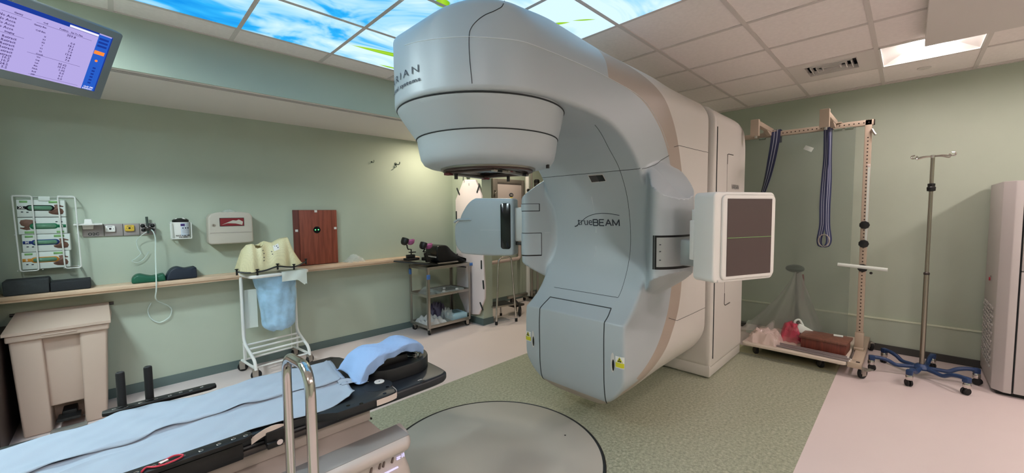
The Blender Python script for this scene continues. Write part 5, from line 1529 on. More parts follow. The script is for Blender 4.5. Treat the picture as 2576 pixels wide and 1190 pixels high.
q = MB(); q.prism(rrect(.50, .34, .06, 6, .0, -.05), .030, T=Th @ Matrix.Translation((0, 0, .898)), bev=.010, seg=3); q.build('lid', M['white_plastic'], hc)
M['bag'] = mat('bag_blue_plastic', (164, 204, 234), .28, trans=.08, var=.16, vscale=14, bump=.9, bscale=38)
def bag_fn(u, v):
    a = 2 * PI * u
    z = .90 - .525 * v
    rx = .175 * (1 - .30 * v ** 1.2) ; ry = .135 * (1 - .25 * v)
    if v > .86:
        k = (v - .86) / .14; rx *= math.sqrt(max(0, 1 - .75 * k * k)); ry *= math.sqrt(max(0, 1 - .8 * k * k))
    wob = 1 + .04 * math.sin(3 * a + 5 * v) + .03 * math.sin(7 * a - 9 * v) * (.4 + v) + .022 * math.sin(11 * a + 6 * v) + .016 * math.sin(17 * a - 21 * v) * v - (.03 if .22 < v < .27 else 0)
    return tuple(Th @ Vector((.0 + rx * wob * math.cos(a) + .02 * v, -.055 + ry * wob * math.sin(a), z + .006 * math.sin(5 * a))))
q = MB(); q.sheet(bag_fn, 56, 34, .001)
ba = q.build('laundry_bag', M['bag']); tag(ba, 'blue plastic laundry bag hanging in the white hamper cart', 'laundry bag')
q = MB(); q.add([tuple(bag_fn(k / 24, 1.0)) for k in range(24)], [tuple(range(24))]); q.build('bag_bottom', M['bag'], ba)
q = MB(); q.sheet(lambda u, v: (.782 + .10 * u, 4.292 + .005 * math.sin(u * 4), .76 - .36 * v + .0 * u), 6, 8, .001); tag(q.build('paper_sheet', M['card']), 'white paper hanging down behind the blue bag on the hamper cart', 'paper')
def cloth_fn(u, v):
    x = 1.015 + .215 * u; drop = (.085 + (.075 * max(0, (u - .62) / .38) if u > .62 else 0)) * v * (1 if u < .93 else .85)
    return (x, 3.965 + .02 * u - .004 * math.sin(9 * u + 3 * v) - .006 * v, .934 - drop)
q = MB()
q.sheet(cloth_fn, 20, 10, .0015); q.sheet(lambda u, v: (1.015 + .215 * u, 3.965 + .02 * u + .16 * v, .936 - .001 * v + .001 * math.sin(u * 9)), 10, 6, .0015)
tag(q.build('paper_towel', M['card']), 'white folded cloth draped over the right corner of the hamper cart lid', 'cloth')

# ---- thermoplastic mask lying on the hamper
def mask_mat():
    m = bpy.data.materials.new('mask_cream_perforated'); m.use_nodes = True; nt = m.node_tree; bs = nt.nodes['Principled BSDF']; bs.inputs['Roughness'].default_value = .5
    tc = nt.nodes.new('ShaderNodeTexCoord'); v = nt.nodes.new('ShaderNodeTexVoronoi'); v.inputs['Scale'].default_value = 130; v.inputs['Randomness'].default_value = .15
    r = nt.nodes.new('ShaderNodeValToRGB'); r.color_ramp.elements[0].position = .18; r.color_ramp.elements[0].color = lin((184, 176, 140)); r.color_ramp.elements[1].position = .36; r.color_ramp.elements[1].color = lin((214, 206, 166))
    nt.links.new(tc.outputs['Object'], v.inputs['Vector']); nt.links.new(v.outputs['Distance'], r.inputs['Fac']); nt.links.new(r.outputs['Color'], bs.inputs['Base Color'])
    return m
M['mask'] = mask_mat()
mk = empty('immobilization_mask', (.97, 4.1, .93), 'cream perforated shoulder mask in a black frame resting on the hamper cart', 'mask')
hp = [(.705, .975), (.722, 1.06), (.745, 1.15), (.775, 1.192), (.81, 1.200), (.84, 1.192), (.865, 1.205), (.90, 1.222), (.93, 1.222), (.955, 1.205), (.98, 1.197), (1.01, 1.215), (1.05, 1.236), (1.105, 1.245), (1.125, 1.17), (1.15, 1.10), (1.18, 1.045), (1.21, 1.0), (1.238, .985)]
fr = [(.690, 4.02, .968), (.76, 3.985, .956), (.83, 3.975, .956), (.90, 3.97, .966), (.985, 3.965, .990), (1.06, 3.97, .978), (1.12, 3.975, .972), (1.18, 4.0, .982), (1.25, 4.06, 1.003)]
FP = smooth_path(fr, 8)
def ip(E, x, k=1):
    for a, b in zip(E[:-1], E[1:]):
        if a[0] <= x <= b[0]:
            t = (x - a[0]) / (b[0] - a[0]); return a[k] + (b[k] - a[k]) * t
    return E[-1][k] if x > E[0][0] else E[0][k]
def mask_fn(u, v):
    x = .705 + .533 * u
    h = ip(hp, x); yb = ip(fr, x, 1) + .006; zb = ip(fr, x, 2)
    a = v * PI * .95
    dep = .155 * (1 - .75 * max(0, (x - 1.02) / .22)) + .05
    # an up and over arch from the front frame to the back
    prof = math.sin(min(a, PI / 2)) if a < PI / 2 else (.62 + .38 * math.sin(a))
    if .835 < x < .985 and .30 < v < .8:
        prof -= .22 * math.exp(-((x - .885) / .035) ** 2) * math.exp(-((v - .52) / .12) ** 2)
    y = yb + dep * (1 - math.cos(a)) * .5 * (1.0 + .25 * math.sin(x * 14))
    rid = .012 * math.exp(-((x - .875) / .018) ** 2) * math.sin(a) - .022 * math.exp(-((x - .93) / .03) ** 2) * math.sin(a) + .012 * math.exp(-((x - .80) / .03) ** 2) - .02 * math.exp(-((x - 1.10) / .03) ** 2) * (1 - v)
    return (x, y - rid * 1.6, zb + (h - zb) * prof)
q = MB(); q.sheet(mask_fn, 90, 36, 0)
def _open(f_):
    us = [i // 37 / 90 for i in f_]; vs = [i % 37 / 36 for i in f_]; u_ = sum(us) / 4; v_ = sum(vs) / 4
    return ((u_ - .300) / .065) ** 2 + ((v_ - .47) / .15) ** 2 < 1
keep_ = [k for k, f_ in enumerate(q.f) if not _open(f_)]
q.f = [q.f[k] for k in keep_]; q.mi = [0] * len(q.f); ms = q.build('mask_shell', M['mask'], mk, 60)
q = MB(); q.tube(FP, .0085, 8, flat=(1, .8)); q.build('mask_frame', M['black'], mk)
for p in (fr[0], fr[2], fr[4], fr[6], fr[8]):
    q = MB(); q.cyl((p[0], p[1] - .004, p[2] - .028), (p[0], p[1] - .004, p[2] + .020), .0075, n=10); q.lathe([(.0, .020), (.014, .020), (.014, .026), (.0, .028)], 12, (p[0], p[1] - .004, p[2]), cap=False); q.build('frame_pin', M['black'], mk)
def mask_patch(name, u0, u1, v0, v1, m):
    q = MB(); n = 6; V = []
    for i in range(n + 1):
        for j in range(n + 1):
            p = Vector(mask_fn(u0 + (u1 - u0) * i / n, v0 + (v1 - v0) * j / n)); V.append(p + Vector((0, -.004, .0015)))
    q.add(V, [(i * (n + 1) + j, (i + 1) * (n + 1) + j, (i + 1) * (n + 1) + j + 1, i * (n + 1) + j + 1) for i in range(n) for j in range(n)]); return q.build(name, m, ms)
mask_patch('mask_label', .50, .585, .24, .36, M['white_plastic'])
for (u, v) in ((.515, .33), (.545, .31), (.56, .27)): mask_patch('pen_mark', u, u + .014, v, v + .02, M['pnavy'])
for k in range(7): mask_patch('pen_mark', .64 + .022 * k, .655 + .022 * k, .47, .482, M['logo'])
for (u, v) in ((.33, .25), (.34, .2), (.335, .15), (.33, .11), (.46, .22), (.465, .18)): mask_patch('pen_mark', u, u + .018, v, v + .012, M['logo'])
# ================================================================== RIGHT SIDE: HANGING FRAME, DRIP STAND, CABINET
M['frame_beige'] = mat('frame_beige_enamel', (176, 160, 142), .45)
M['hole'] = mat('hole_dark', (46, 34, 28), .8)
fr_ = empty('suspension_frame', (4.9, .285, 0), 'tall beige perforated suspension frame on casters against the right wall', 'frame')
q = MB(); q.bb((4.875, .262, .10), (4.925, .312, 2.262), .004); post = q.build('post', M['frame_beige'], fr_)
for k in range(58):
    z = 2.10 - k * .0325
    q = MB(); q.lathe([(.006, 0), (.0, 0)], 8, T=frame((4.8746, .287, z), (0, -1, 0), (0, 0, 1)), cap=False); q.f = [tuple(reversed(f_)) for f_ in q.f] if False else q.f
    q.build('post_hole', M['hole'], post)
q = MB(); q.bb((4.8735, .262, 1.10), (4.875, .2795, 1.83)); q.build('scale_strip', M['card'], post)
q = MB(); q.bb((4.873, .262, 1.83), (4.876, .283, 1.86), .001); q.build('strip_end', M['tape'], post)
q = MB(); q.bb((4.875, .252, 2.212), (4.925, 2.10, 2.262), .004); beam = q.build('top_beam', M['frame_beige'], fr_)
for k in range(24):
    y = .285 + k * .0345
    q = MB(); q.lathe([(.006, 0), (.0, 0)], 8, T=frame((4.8746, y, 2.237), (0, -1, 0), (0, 0, 1)), cap=False); q.build('beam_hole', M['hole'], beam)
q = MB(); q.bb((4.877, .246, 2.214), (4.923, .2525, 2.26), .001); q.build('beam_end', M['hole'], beam)
q = MB(); q.tube([(4.87, .262, 2.17), (4.86, .25, 2.14), (4.855, .235, 2.115)], .010, 8); q.build('pull_pin', M['steel'], post)
for y in (.535, 1.055):
    T = Matrix.Translation((0, y, 0))
    q = MB(); q.bb((4.33, -.022, 2.255), (4.93, .022, 2.300), .004, T=T); q.bb((4.285, -.034, 2.150), (4.335, .034, 2.302), .004, T=T)
    q.prism([(0, 0), (.22, 0), (.22, .040), (.16, .040)], .036, T=T @ frame((4.64, -.018, 2.262), (1, 0, 0), (0, 0, -1)), bev=.002); q.bb((4.86, -.06, 2.262), (4.94, .06, 2.272), .002, T=T)
    br = q.build('cross_arm', M['frame_beige'], fr_)
    q = MB(); q.cyl((4.31, y - .008, 2.152), (4.31, y - .008, 2.128), .012, n=12); q.build('arm_bolt', M['steel'], br)
for z in (1.303, 1.130, .905):
    q = MB(); q.lathe([(.012, .0), (.012, .012), (.034, .014), (.038, .022), (.034, .030), (.0, .034)], 9, T=frame((4.875, .284, z), (0, -1, 0), (0, 0, 1)), cap=False); q.build('clamp_knob', M['black'], fr_)
q = MB(); q.tube([(4.843, .462, .925), (4.843, .115, .905)], .0165, 14); rod = q.build('cross_rod', M['card'], fr_)
q = MB(); q.ball((4.87, .225, .862), (.012, .012, .012), 10); q.build('rod_screw', M['black'], fr_)
# base: foot beams, corner bracket, casters
q = MB(); q.bb((4.40, .235, .088), (5.44, .310, .130), .006); q.bb((4.40, .235, .088), (4.50, .33, .135), .006); q.build('foot_beam', M['frame_beige'], fr_)
q = MB(); q.bb((4.868, .255, .10), (4.932, .319, .29), .004); q.bb((4.84, .25, .128), (4.96, .324, .15), .004); q.build('post_socket', M['frame_beige'], fr_)
q = MB(); q.bb((4.425, .25, .1352), (4.46, .275, .136), .0002); q.build('maker_plate', M['hole'], fr_)
I4 = Matrix.Identity(4)
for (x, y, yw) in ((4.45, .235, -.5), (5.40, .225, .4), (5.40, 1.92, .2)): 
    cs = caster(fr_, x, y, I4, .047, .095, yawc=yw)
q = MB(); q.box((4.40, .19, .098), (.09, .03, .010), (0, 0, -.4), .003); q.build('brake_lever', M['steel'], fr_)
# platform
pf = empty('platform_cart', (4.87, .9, 0), 'low white platform board with dark casters under the suspension frame', 'platform')
M['board_white'] = mat('platform_white', (204, 192, 178), .5)
q = MB(); q.prism(rrect(.96, .81, .035, 5, 4.865, .738), .026, T=Matrix.Translation((0, 0, .100)), bev=.004); pb = q.build('deck', M['board_white'], pf)
q = MB(); q.bb((4.46, .42, .086), (5.28, 1.10, .100)); q.build('underframe', M['hole'], pb)
for (x, y) in ((4.50, .52), (4.50, 1.04), (5.22, .52), (5.22, 1.04)): caster(pf, x, y, I4, .036, .088, yawc=.8, chrome='dark_metal')
# acrylic shield
M['acryl'] = mat('acrylic_shield', (222, 230, 226), .06, trans=1.0, ior=1.05)
def haze_sheet():
    m = bpy.data.materials.new('acrylic_shield_haze'); m.use_nodes = True; nt = m.node_tree; N = nt.nodes; L = nt.links
    N.remove(N['Principled BSDF'])
    t = N.new('ShaderNodeBsdfTransparent'); t.inputs[0].default_value = (.86, .88, .865, 1)
    d = N.new('ShaderNodeBsdfPrincipled'); d.inputs['Base Color'].default_value = lin((150, 158, 152)); d.inputs['Roughness'].default_value = .18
    mx = N.new('ShaderNodeMixShader'); mx.inputs[0].default_value = .20
    L.new(t.outputs[0], mx.inputs[1]); L.new(d.outputs[0], mx.inputs[2]); L.new(mx.outputs[0], N['Material Output'].inputs[0])
    return m
M['shield'] = haze_sheet()
sg = empty('acrylic_shield', (4.85, .9, .21), 'large clear acrylic sheet hanging from the suspension frame beam', 'clear sheet')
q = MB(); q.bb((4.853, .372, .205), (4.857, 2.0, 2.205)); q.build('clear_panel', M['shield'], sg)
q = MB(); q.box((4.8515, .72, 2.05), (.001, .075, .042), (.5, 0, 0)); q.build('tape_patch', M['card'], sg)
for (y, z) in ((.50, 2.205), (.42, 2.205), (1.12, 2.205)):
    q = MB(); q.bb((4.845, y - .03, z - .016), (4.873, y + .03, z + .006), .003); q.build('hanging_clip', M['clear'], sg)
# straps: striped webbing loops over the beam
def strap_mat():
    m = bpy.data.materials.new('strap_navy_striped'); m.use_nodes = True; nt = m.node_tree; bs = nt.nodes['Principled BSDF']; bs.inputs['Roughness'].default_value = .8
    uv = nt.nodes.new('ShaderNodeAttribute'); uv.attribute_name = 'across'
    r = nt.nodes.new('ShaderNodeValToRGB'); r.color_ramp.interpolation = 'CONSTANT'
    e = r.color_ramp.elements; navy = lin((52, 58, 92)); wh = lin((176, 184, 200))
    e[0].position = 0; e[0].color = navy; e[1].position = .30; e[1].color = wh
    for p, c in ((.38, navy), (.62, wh), (.70, navy)):
        k = e.new(p); k.color = c
    nt.links.new(uv.outputs['Fac'], r.inputs['Fac']); nt.links.new(r.outputs['Color'], bs.inputs['Base Color'])
    return m
M['strap'] = strap_mat()
def strap(name, pts, w, parent, wdir=(0, 1, 0), t=.003, taper_=None):
    P = smooth_path(pts, 6); V = []; F = []; A = []
    n = 10
    for i, p in enumerate(P):
        u = i / (len(P) - 1)
        s = Vector(wdir) if not taper_ else Vector(taper_(u))
        s.normalize()
        tg = (P[min(i + 1, len(P) - 1)] - P[max(i - 1, 0)]).normalized(); nn = tg.cross(s).normalized() * t / 2
        for side in (1, -1):
            for k in range(n + 1):
                V.append(p + s * w * (k / n - .5) + nn * side); A.append(k / n)
    R = 2 * (n + 1)
    for i in range(len(P) - 1):
        for k in range(n):
            F.append((i * R + k, (i + 1) * R + k, (i + 1) * R + k + 1, i * R + k + 1))
            F.append((i * R + n + 1 + k + 1, (i + 1) * R + n + 1 + k + 1, (i + 1) * R + n + 1 + k, i * R + n + 1 + k))
        F.append((i * R, i * R + n + 1, (i + 1) * R + n + 1, (i + 1) * R)); F.append((i * R + n, (i + 1) * R + n, (i + 1) * R + 2 * n + 1, i * R + 2 * n + 1))
    q = MB(); q.add(V, F); o = q.build(name, M['strap'], parent, 50)
    at = o.data.attributes.new('across', 'FLOAT', 'POINT'); at.data.foreach_set('value', A)
    return o
st1 = empty('webbing_strap', (4.86, 1.0, 2.26), 'navy striped strap looped over the frame beam and hanging slanted behind the detector panel', 'strap', 'webbing straps')
strap('strap_band', [(4.93, 1.0, 2.15), (4.93, 1.0, 2.268), (4.90, 1.0, 2.272), (4.868, 1.0, 2.268), (4.846, 1.003, 2.15), (4.842, 1.03, 1.95), (4.842, 1.06, 1.78), (4.842, 1.10, 1.62), (4.842, 1.14, 1.48), (4.842, 1.16, 1.35)], .082, st1, taper_=lambda u: (.75 * min(1, max(0, u - .4) * 2.2), 1 - .55 * min(1, max(0, u - .4) * 2.2), 0))
st2 = empty('webbing_strap', (4.86, .58, 2.22), 'navy striped strap hanging straight from the cross arm with a metal ring', 'strap', 'webbing straps')
strap('strap_band', [(4.86, .585, 2.275), (4.842, .585, 2.20), (4.838, .580, 1.95), (4.84, .588, 1.72), (4.84, .592, 1.5), (4.84, .590, 1.3), (4.84, .608, 1.16), (4.84, .600, 1.10), (4.84, .575, 1.083)], .050, st2, taper_=lambda u: (.35 + .25 * math.sin(u * 9), .9, 0))
strap('strap_band', [(4.93, .560, 2.27), (4.90, .560, 2.276), (4.868, .560, 2.27), (4.848, .560, 2.20), (4.848, .558, 1.95), (4.848, .552, 1.72), (4.848, .556, 1.5), (4.848, .552, 1.3), (4.848, .535, 1.16), (4.848, .548, 1.10), (4.848, .575, 1.083)], .046, st2, taper_=lambda u: (-.4 - .2 * math.sin(u * 7), .9, 0))
q = MB(); q.tube([(4.832, .572 + .042 * math.cos(a), 1.150 + .058 * math.sin(a)) for a in [k * 2 * PI / 24 for k in range(24)]], .005, 8, closed=True); q.build('buckle_ring', M['steel'], st2)

# things stored on the platform
g = empty('support_post', (5.02, .79, .126), 'grey post with a round padded head under draped plastic on the platform', 'post')
q = MB(); q.cyl((5.02, .80, .127), (5.02, .80, .80), .016, n=14); q.build('post', M['dark_metal'], g)
q = MB(); q.ball((5.02, .825, .832), (.085, .085, .042), 20); q.lathe([(.02, -.04), (.035, -.02), (.0, -.02)], 16, (5.02, .80, .83)); q.build('round_head', M['smoke'], g)
q = MB(); q.box((5.02, .80, .14), (.16, .16, .025), None, .005); q.build('post_base', M['dark_metal'], g)
M['red_strap'] = mat('red_strap', (150, 60, 66), .7)
q = MB(); q.tube(smooth_path([(5.0, .752, .78), (4.99, .745, .70), (4.99, .75, .58), (4.98, .75, .50)], 5), .008, 6); q.build('red_strap', M['red_strap'], g)
def film(name, rgb, fac, rough=.25):
    m = bpy.data.materials.new(name); m.use_nodes = True; nt = m.node_tree; N = nt.nodes; L = nt.links
    bs = N['Principled BSDF']; bs.inputs['Base Color'].default_value = lin(rgb); bs.inputs['Roughness'].default_value = rough
    t = N.new('ShaderNodeBsdfTransparent'); mx = N.new('ShaderNodeMixShader'); mx.inputs[0].default_value = fac
    L.new(t.outputs[0], mx.inputs[1]); L.new(bs.outputs[0], mx.inputs[2]); L.new(mx.outputs[0], N['Material Output'].inputs[0])
    return m
M['poly'] = film('polythene_film', (222, 214, 214), .40, .2)
M['poly_pink'] = film('polythene_pinkish', (230, 206, 200), .42, .12)
M['pink'] = film('red_film', (210, 70, 96), .50, .12)
def drape(u, v):
    a = (u - .5) * 2
    y = .80 + (.03 + .30 * v ** 1.15) * a + .17 * v * (1 if a > -.2 else .3) * v
    x = 4.955 - .10 * v + .05 * a * a + .022 * math.sin(9 * a + 3 * v) * (.3 + v)
    return (x, y, .80 - .67 * v + .01 * math.sin(5 * a))
q = MB(); q.sheet(drape, 40, 26, 0)
tag(q.build('draped_plastic', M['poly']), 'sheet of thin clear plastic draped from the padded post down to the platform', 'plastic sheet')
def crumple(name, c, s, seed, m, label, cat='plastic', nu=30, nv=22, amp=.3):
    random.seed(seed); ph = [random.uniform(0, 6) for _ in range(6)]
    def f_(u, v):
        a, b = u * 2 - 1, v * 2 - 1
        h = max(0, 1 - a ** 4) * max(0, 1 - b ** 4)
        n_ = .5 + .5 * math.sin(7 * a + ph[0] + 2 * math.sin(5 * b + ph[1])) * math.cos(6 * b + ph[2] + 1.5 * math.sin(6 * a + ph[3]))
        return (c[0] + s[0] * a + .012 * math.sin(9 * b + ph[4]), c[1] + s[1] * b + .012 * math.sin(8 * a + ph[5]), c[2] + s[2] * h * (1 - amp + amp * 2 * n_ * .8) + .001)
    q = MB(); q.sheet(f_, nu, nv, 0); o = q.build(name, m, None, 30); return tag(o, label, cat)
crumple('crumpled_plastic', (4.60, .985, .127), (.16, .14, .11), 4, M['poly_pink'], 'heap of crumpled pale pinkish plastic at the left end of the platform', 'plastic')
crumple('red_bag', (4.80, .80, .127), (.11, .085, .17), 9, M['pink'], 'translucent red plastic bag at the foot of the padded post', 'bag', amp=.2)
q = MB(); q.box((4.84, .70, .225), (.10, .15, .085), (.5, .3, .3), .012, 3); q2 = q.build('fabric_pouch', M['card']); tag(q2, 'white fabric pouch with a looped strap lying beside the red bag', 'pouch')
q = MB(); q.tube(smooth_path([(4.83, .76, .24), (4.83, .78, .31), (4.84, .745, .335), (4.84, .71, .28)], 5), .010, 8); q.build('pouch_strap', M['card'], q2)
q = MB(); q.box((4.86, .69, .15), (.09, .14, .046), (0, 0, .3), .008); tag(q.build('grey_pack', M['dark_metal']), 'small dark grey pack under the white pouch on the platform', 'pack')
M['redwood'] = wood_mat('redwood_board', (96, 60, 48), (122, 78, 62))
g = empty('wood_box', (4.68, .47, .127), 'low reddish brown wooden box at the right end of the platform', 'wooden box')
q = MB(); q.box((4.69, .515, .238), (.28, .36, .02), (0, 0, -.06), .003); q.build('box_top', M['redwood'], g)
q = MB(); q.box((4.69, .515, .178), (.25, .33, .10), (0, 0, -.06), .003); q.build('box_side', M['cherry_dark'], g)
q = MB(); q.box((4.78, .43, .2525), (.05, .07, .008), (0, 0, .1), .002); tag(q.build('white_card', M['card']), 'small white card lying on the reddish wooden box', 'card')
M['greyrod'] = mat('grey_bar', (136, 128, 128), .4, metal=.3)
for k, (x0, y0, x1, y1, z, lb) in enumerate(((4.465, .86, 4.425, .32, .134, 'front one of the long flat grey bars on the platform edge'), (4.515, .88, 4.485, .315, .134, 'middle one of the long flat grey bars on the platform edge'), (4.562, .86, 4.53, .34, .134, 'rear one of the long flat grey bars on the platform edge'))):
    L_ = math.hypot(x1 - x0, y1 - y0); a_ = math.atan2(y1 - y0, x1 - x0)
    q = MB(); q.box(((x0 + x1) / 2, (y0 + y1) / 2, z), (L_, .030, .015), (0, 0, a_), .003); o = q.build('flat_bar', M['greyrod']); tag(o, lb, 'bar', 'grey bars on the platform')
    q = MB(); q.box((x1 - .02 * math.cos(a_), y1 - .02 * math.sin(a_), z), (.06, .024, .010), (0, 0, a_), .003); q.build('bar_tip', M['white_plastic'], o)
q = MB(); q.box((5.28, 1.27, .063), (.12, .10, .126), (0, 0, .1), .004); tag(q.build('white_block', M['card']), 'small white carton on the floor behind the left end of the platform', 'carton')

# drip stand
iv = empty('drip_stand', (4.83, -.125, 0), 'chrome drip stand on a blue six legged base with casters near the right wall', 'drip stand')
M['blue_base'] = mat('drip_base_blue', (30, 56, 98), .4)
M['pole_metal'] = mat('pole_metal', (150, 144, 132), .25, metal=.9)
q = MB(); q.cyl((4.83, -.125, .085), (4.83, -.125, .90), .0165, n=20); q.build('lower_pole', M['pole_metal'], iv)
q = MB(); q.cyl((4.83, -.125, .90), (4.83, -.125, 1.872), .0125, n=20); q.build('upper_pole', M['pole_metal'], iv)
q = MB(); q.lathe([(.0175, .888), (.0195, .892), (.0195, .905), (.0130, .912)], 20, (4.83, -.125, 0), cap=False); q.build('pole_collar', M['dark_metal'], iv)
q = MB(); q.lathe([(.013, 1.592), (.026, 1.596), (.028, 1.625), (.022, 1.632), (.024, 1.655), (.013, 1.66)], 18, (4.83, -.125, 0), cap=False); q.build('height_clamp', M['black'], iv)
hk = MB()
for s in (-1, 1):
    hk.tube(smooth_path([(4.83, -.125, 1.882), (4.83 + .01 * s, -.125 + s * .05, 1.886), (4.83 + .02 * s, -.125 + s * .095, 1.878), (4.83 + .025 * s, -.125 + s * .122, 1.878), (4.83 + .025 * s, -.125 + s * .125, 1.896), (4.83 + .02 * s, -.125 + s * .105, 1.902)], 6), .0058, 8)
    hk.tube(smooth_path([(4.83, -.125, 1.882), (4.83 - .03, -.125 + s * .05, 1.876), (4.83 - .045, -.125 + s * .085, 1.862), (4.83 - .05, -.125 + s * .098, 1.872), (4.83 - .045, -.125 + s * .09, 1.888)], 6), .0058, 8)
hk.cyl((4.83, -.125, 1.868), (4.83, -.125, 1.892), .014, n=16)
hk.build('bag_hooks', M['chrome'], iv)
q = MB(); q.lathe([(.0, .07), (.055, .072), (.06, .085), (.045, .105), (.028, .118), (.0, .118)], 24, (4.83, -.125, 0), cap=False); q.build('base_hub', M['blue_base'], iv)
for k in range(6):
    a = math.radians(-13 + 60 * k)
    T = Matrix.Translation((4.83, -.125, 0)) @ Matrix.Rotation(a, 4, 'Z')
    q = MB(); q.tube(smooth_path([(.03, 0, .085), (.10, 0, .082), (.165, 0, .080), (.215, 0, .108), (.265, 0, .122), (.305, 0, .124), (.338, 0, .123)], 5), .019, 12, T=T, flat=(.9, .85)); q.bb((.308, -.020, .095), (.348, .020, .138), .006, T=T); lg = q.build('leg', M['blue_base'], iv)
    TT = T @ Matrix.Translation((.330, 0, 0)) @ Matrix.Rotation(1.1 + k * .9, 4, 'Z')
    q = MB(); q.lathe([(.0, .098), (.020, .096), (.024, .085), (.024, .062), (.021, .055)], 16, T=TT, cap=False); q.build('caster_hood', M['chrome'], lg)
    q = MB()
    for s in (-1, 1): q.lathe([(.0, -.008), (.024, -.008), (.028, -.004), (.028, .004), (.024, .008), (.0, .008)], 18, T=TT @ Matrix.Translation((.006, s * .011, .0285)) @ Matrix.Rotation(PI / 2, 4, 'X'), cap=False)
    q.build('twin_wheel', M['rubber'], lg)

# control cabinet at the right edge
M['cab'] = mat('cabinet_grey_white', (190, 184, 182), .5, bump=.05, bscale=300)
cb_ = empty('control_cabinet', (5.1, -.9, 0), 'tall grey white machine control cabinet with a louvred side at the right edge', 'cabinet')
q = MB(); q.prism([(5.47, -.505), (4.812, -.505), (4.752, -.560), (4.752, -.600), (5.47, -.600)], 1.62, T=Matrix.Translation((0, 0, .03)), bev=.004); sd = q.build('side_panel', M['cab'], cb_)
q = MB(); q.bb((4.775, -1.30, .03), (5.47, -.602, 1.655), .004); q.build('carcass', M['cab'], cb_)
q = MB(); q.bb((4.752, -1.298, .975), (4.776, -.610, 1.648), .004); dr = q.build('upper_door', M['cab'], cb_)
q = MB(); q.bb((4.752, -1.298, .035), (4.776, -.610, .967), .004); q.build('lower_door', M['cab'], cb_)
q = MB(); q.bb((4.768, -.612, .035), (4.79, -.598, 1.65)); q.build('door_gap', M['seam'], cb_)
q = MB(); q.bb((4.80, -1.29, 0), (5.46, -.53, .032)); q.build('plinth', M['black'], cb_)
for r_ in range(15):
    for c_ in range(6):
        x = 4.93 + c_ * .085 + (.0425 if r_ % 2 else 0); z = .175 + r_ * .0335
        q = MB(); q.prism(rrect(.066, .022, .010, 3), .008, T=frame((x, -.5055, z), (-1, 0, 0), (0, 0, 1)) @ Matrix.Rotation(.1, 4, 'Z'), bev=.004); q.build('louvre', M['cab'], sd)
q = MB(); q.lathe([(.010, 0), (.010, .008), (.0, .009)], 14, T=frame((5.13, -.505, .885), (-1, 0, 0), (0, 0, 1)), cap=False); q.build('lock', M['steel'], sd)
q = MB(); q.bb((5.118, -.500, .845), (5.142, -.492, .872), .002); q.build('red_tag', M['red'], sd)
# ================================================================== FAR CORNER: STEEL CART, BOARD, ALCOVE
sc = empty('steel_cart', (2.845, 4.15, 0), 'three shelf stainless steel cart on casters at the far end of the left wall', 'cart')
x0, x1, y0, y1 = 2.525, 3.165, 3.945, 4.355
for (x, y) in ((x0, y0), (x1, y0), (x0, y1), (x1, y1)):
    q = MB(); sx = 1 if x == x0 else -1; sy = 1 if y == y0 else -1
    q.bb((x, y, .085), (x + sx * .032, y + sy * .004, .815), .001); q.bb((x, y, .085), (x + sx * .004, y + sy * .032, .815), .001); q.build('corner_post', M['steel'], sc)
    caster(sc, x + sx * .035, y + sy * .04, I4, .036, .085, yawc=.5 * sx + .3 * sy)
for z, lip in ((.785, .032), (.455, .030), (.085, .035)):
    q = MB(); q.bb((x0 + .003, y0 + .003, z), (x1 - .003, y1 - .003, z + .004))
    q.bb((x0 + .002, y0 + .002, z - .002), (x1 - .002, y0 + .006, z + lip), .001); q.bb((x0 + .002, y1 - .006, z - .002), (x1 - .002, y1 - .002, z + lip), .001); q.bb((x0 + .002, y0 + .002, z - .002), (x0 + .006, y1 - .002, z + lip), .001); q.bb((x1 - .006, y0 + .002, z - .002), (x1 - .002, y1 - .002, z + lip), .001)
    q.build('shelf', M['steel'], sc)
M['btape'] = mat('tape_blue', (70, 112, 176), .6)
for lo, hi in (((x0 - .004, y0 - .004, .675), (x0 + .036, y0 + .012, .73)), ((x0 - .004, y1 - .04, .70), (x0 + .012, y1 + .004, .77)), ((x1 - .01, y0 - .006, .775), (x1 + .065, y0 + .004, .812))):
    q = MB(); q.bb(lo, hi, .002); q.build('blue_tape', M['btape'], sc)
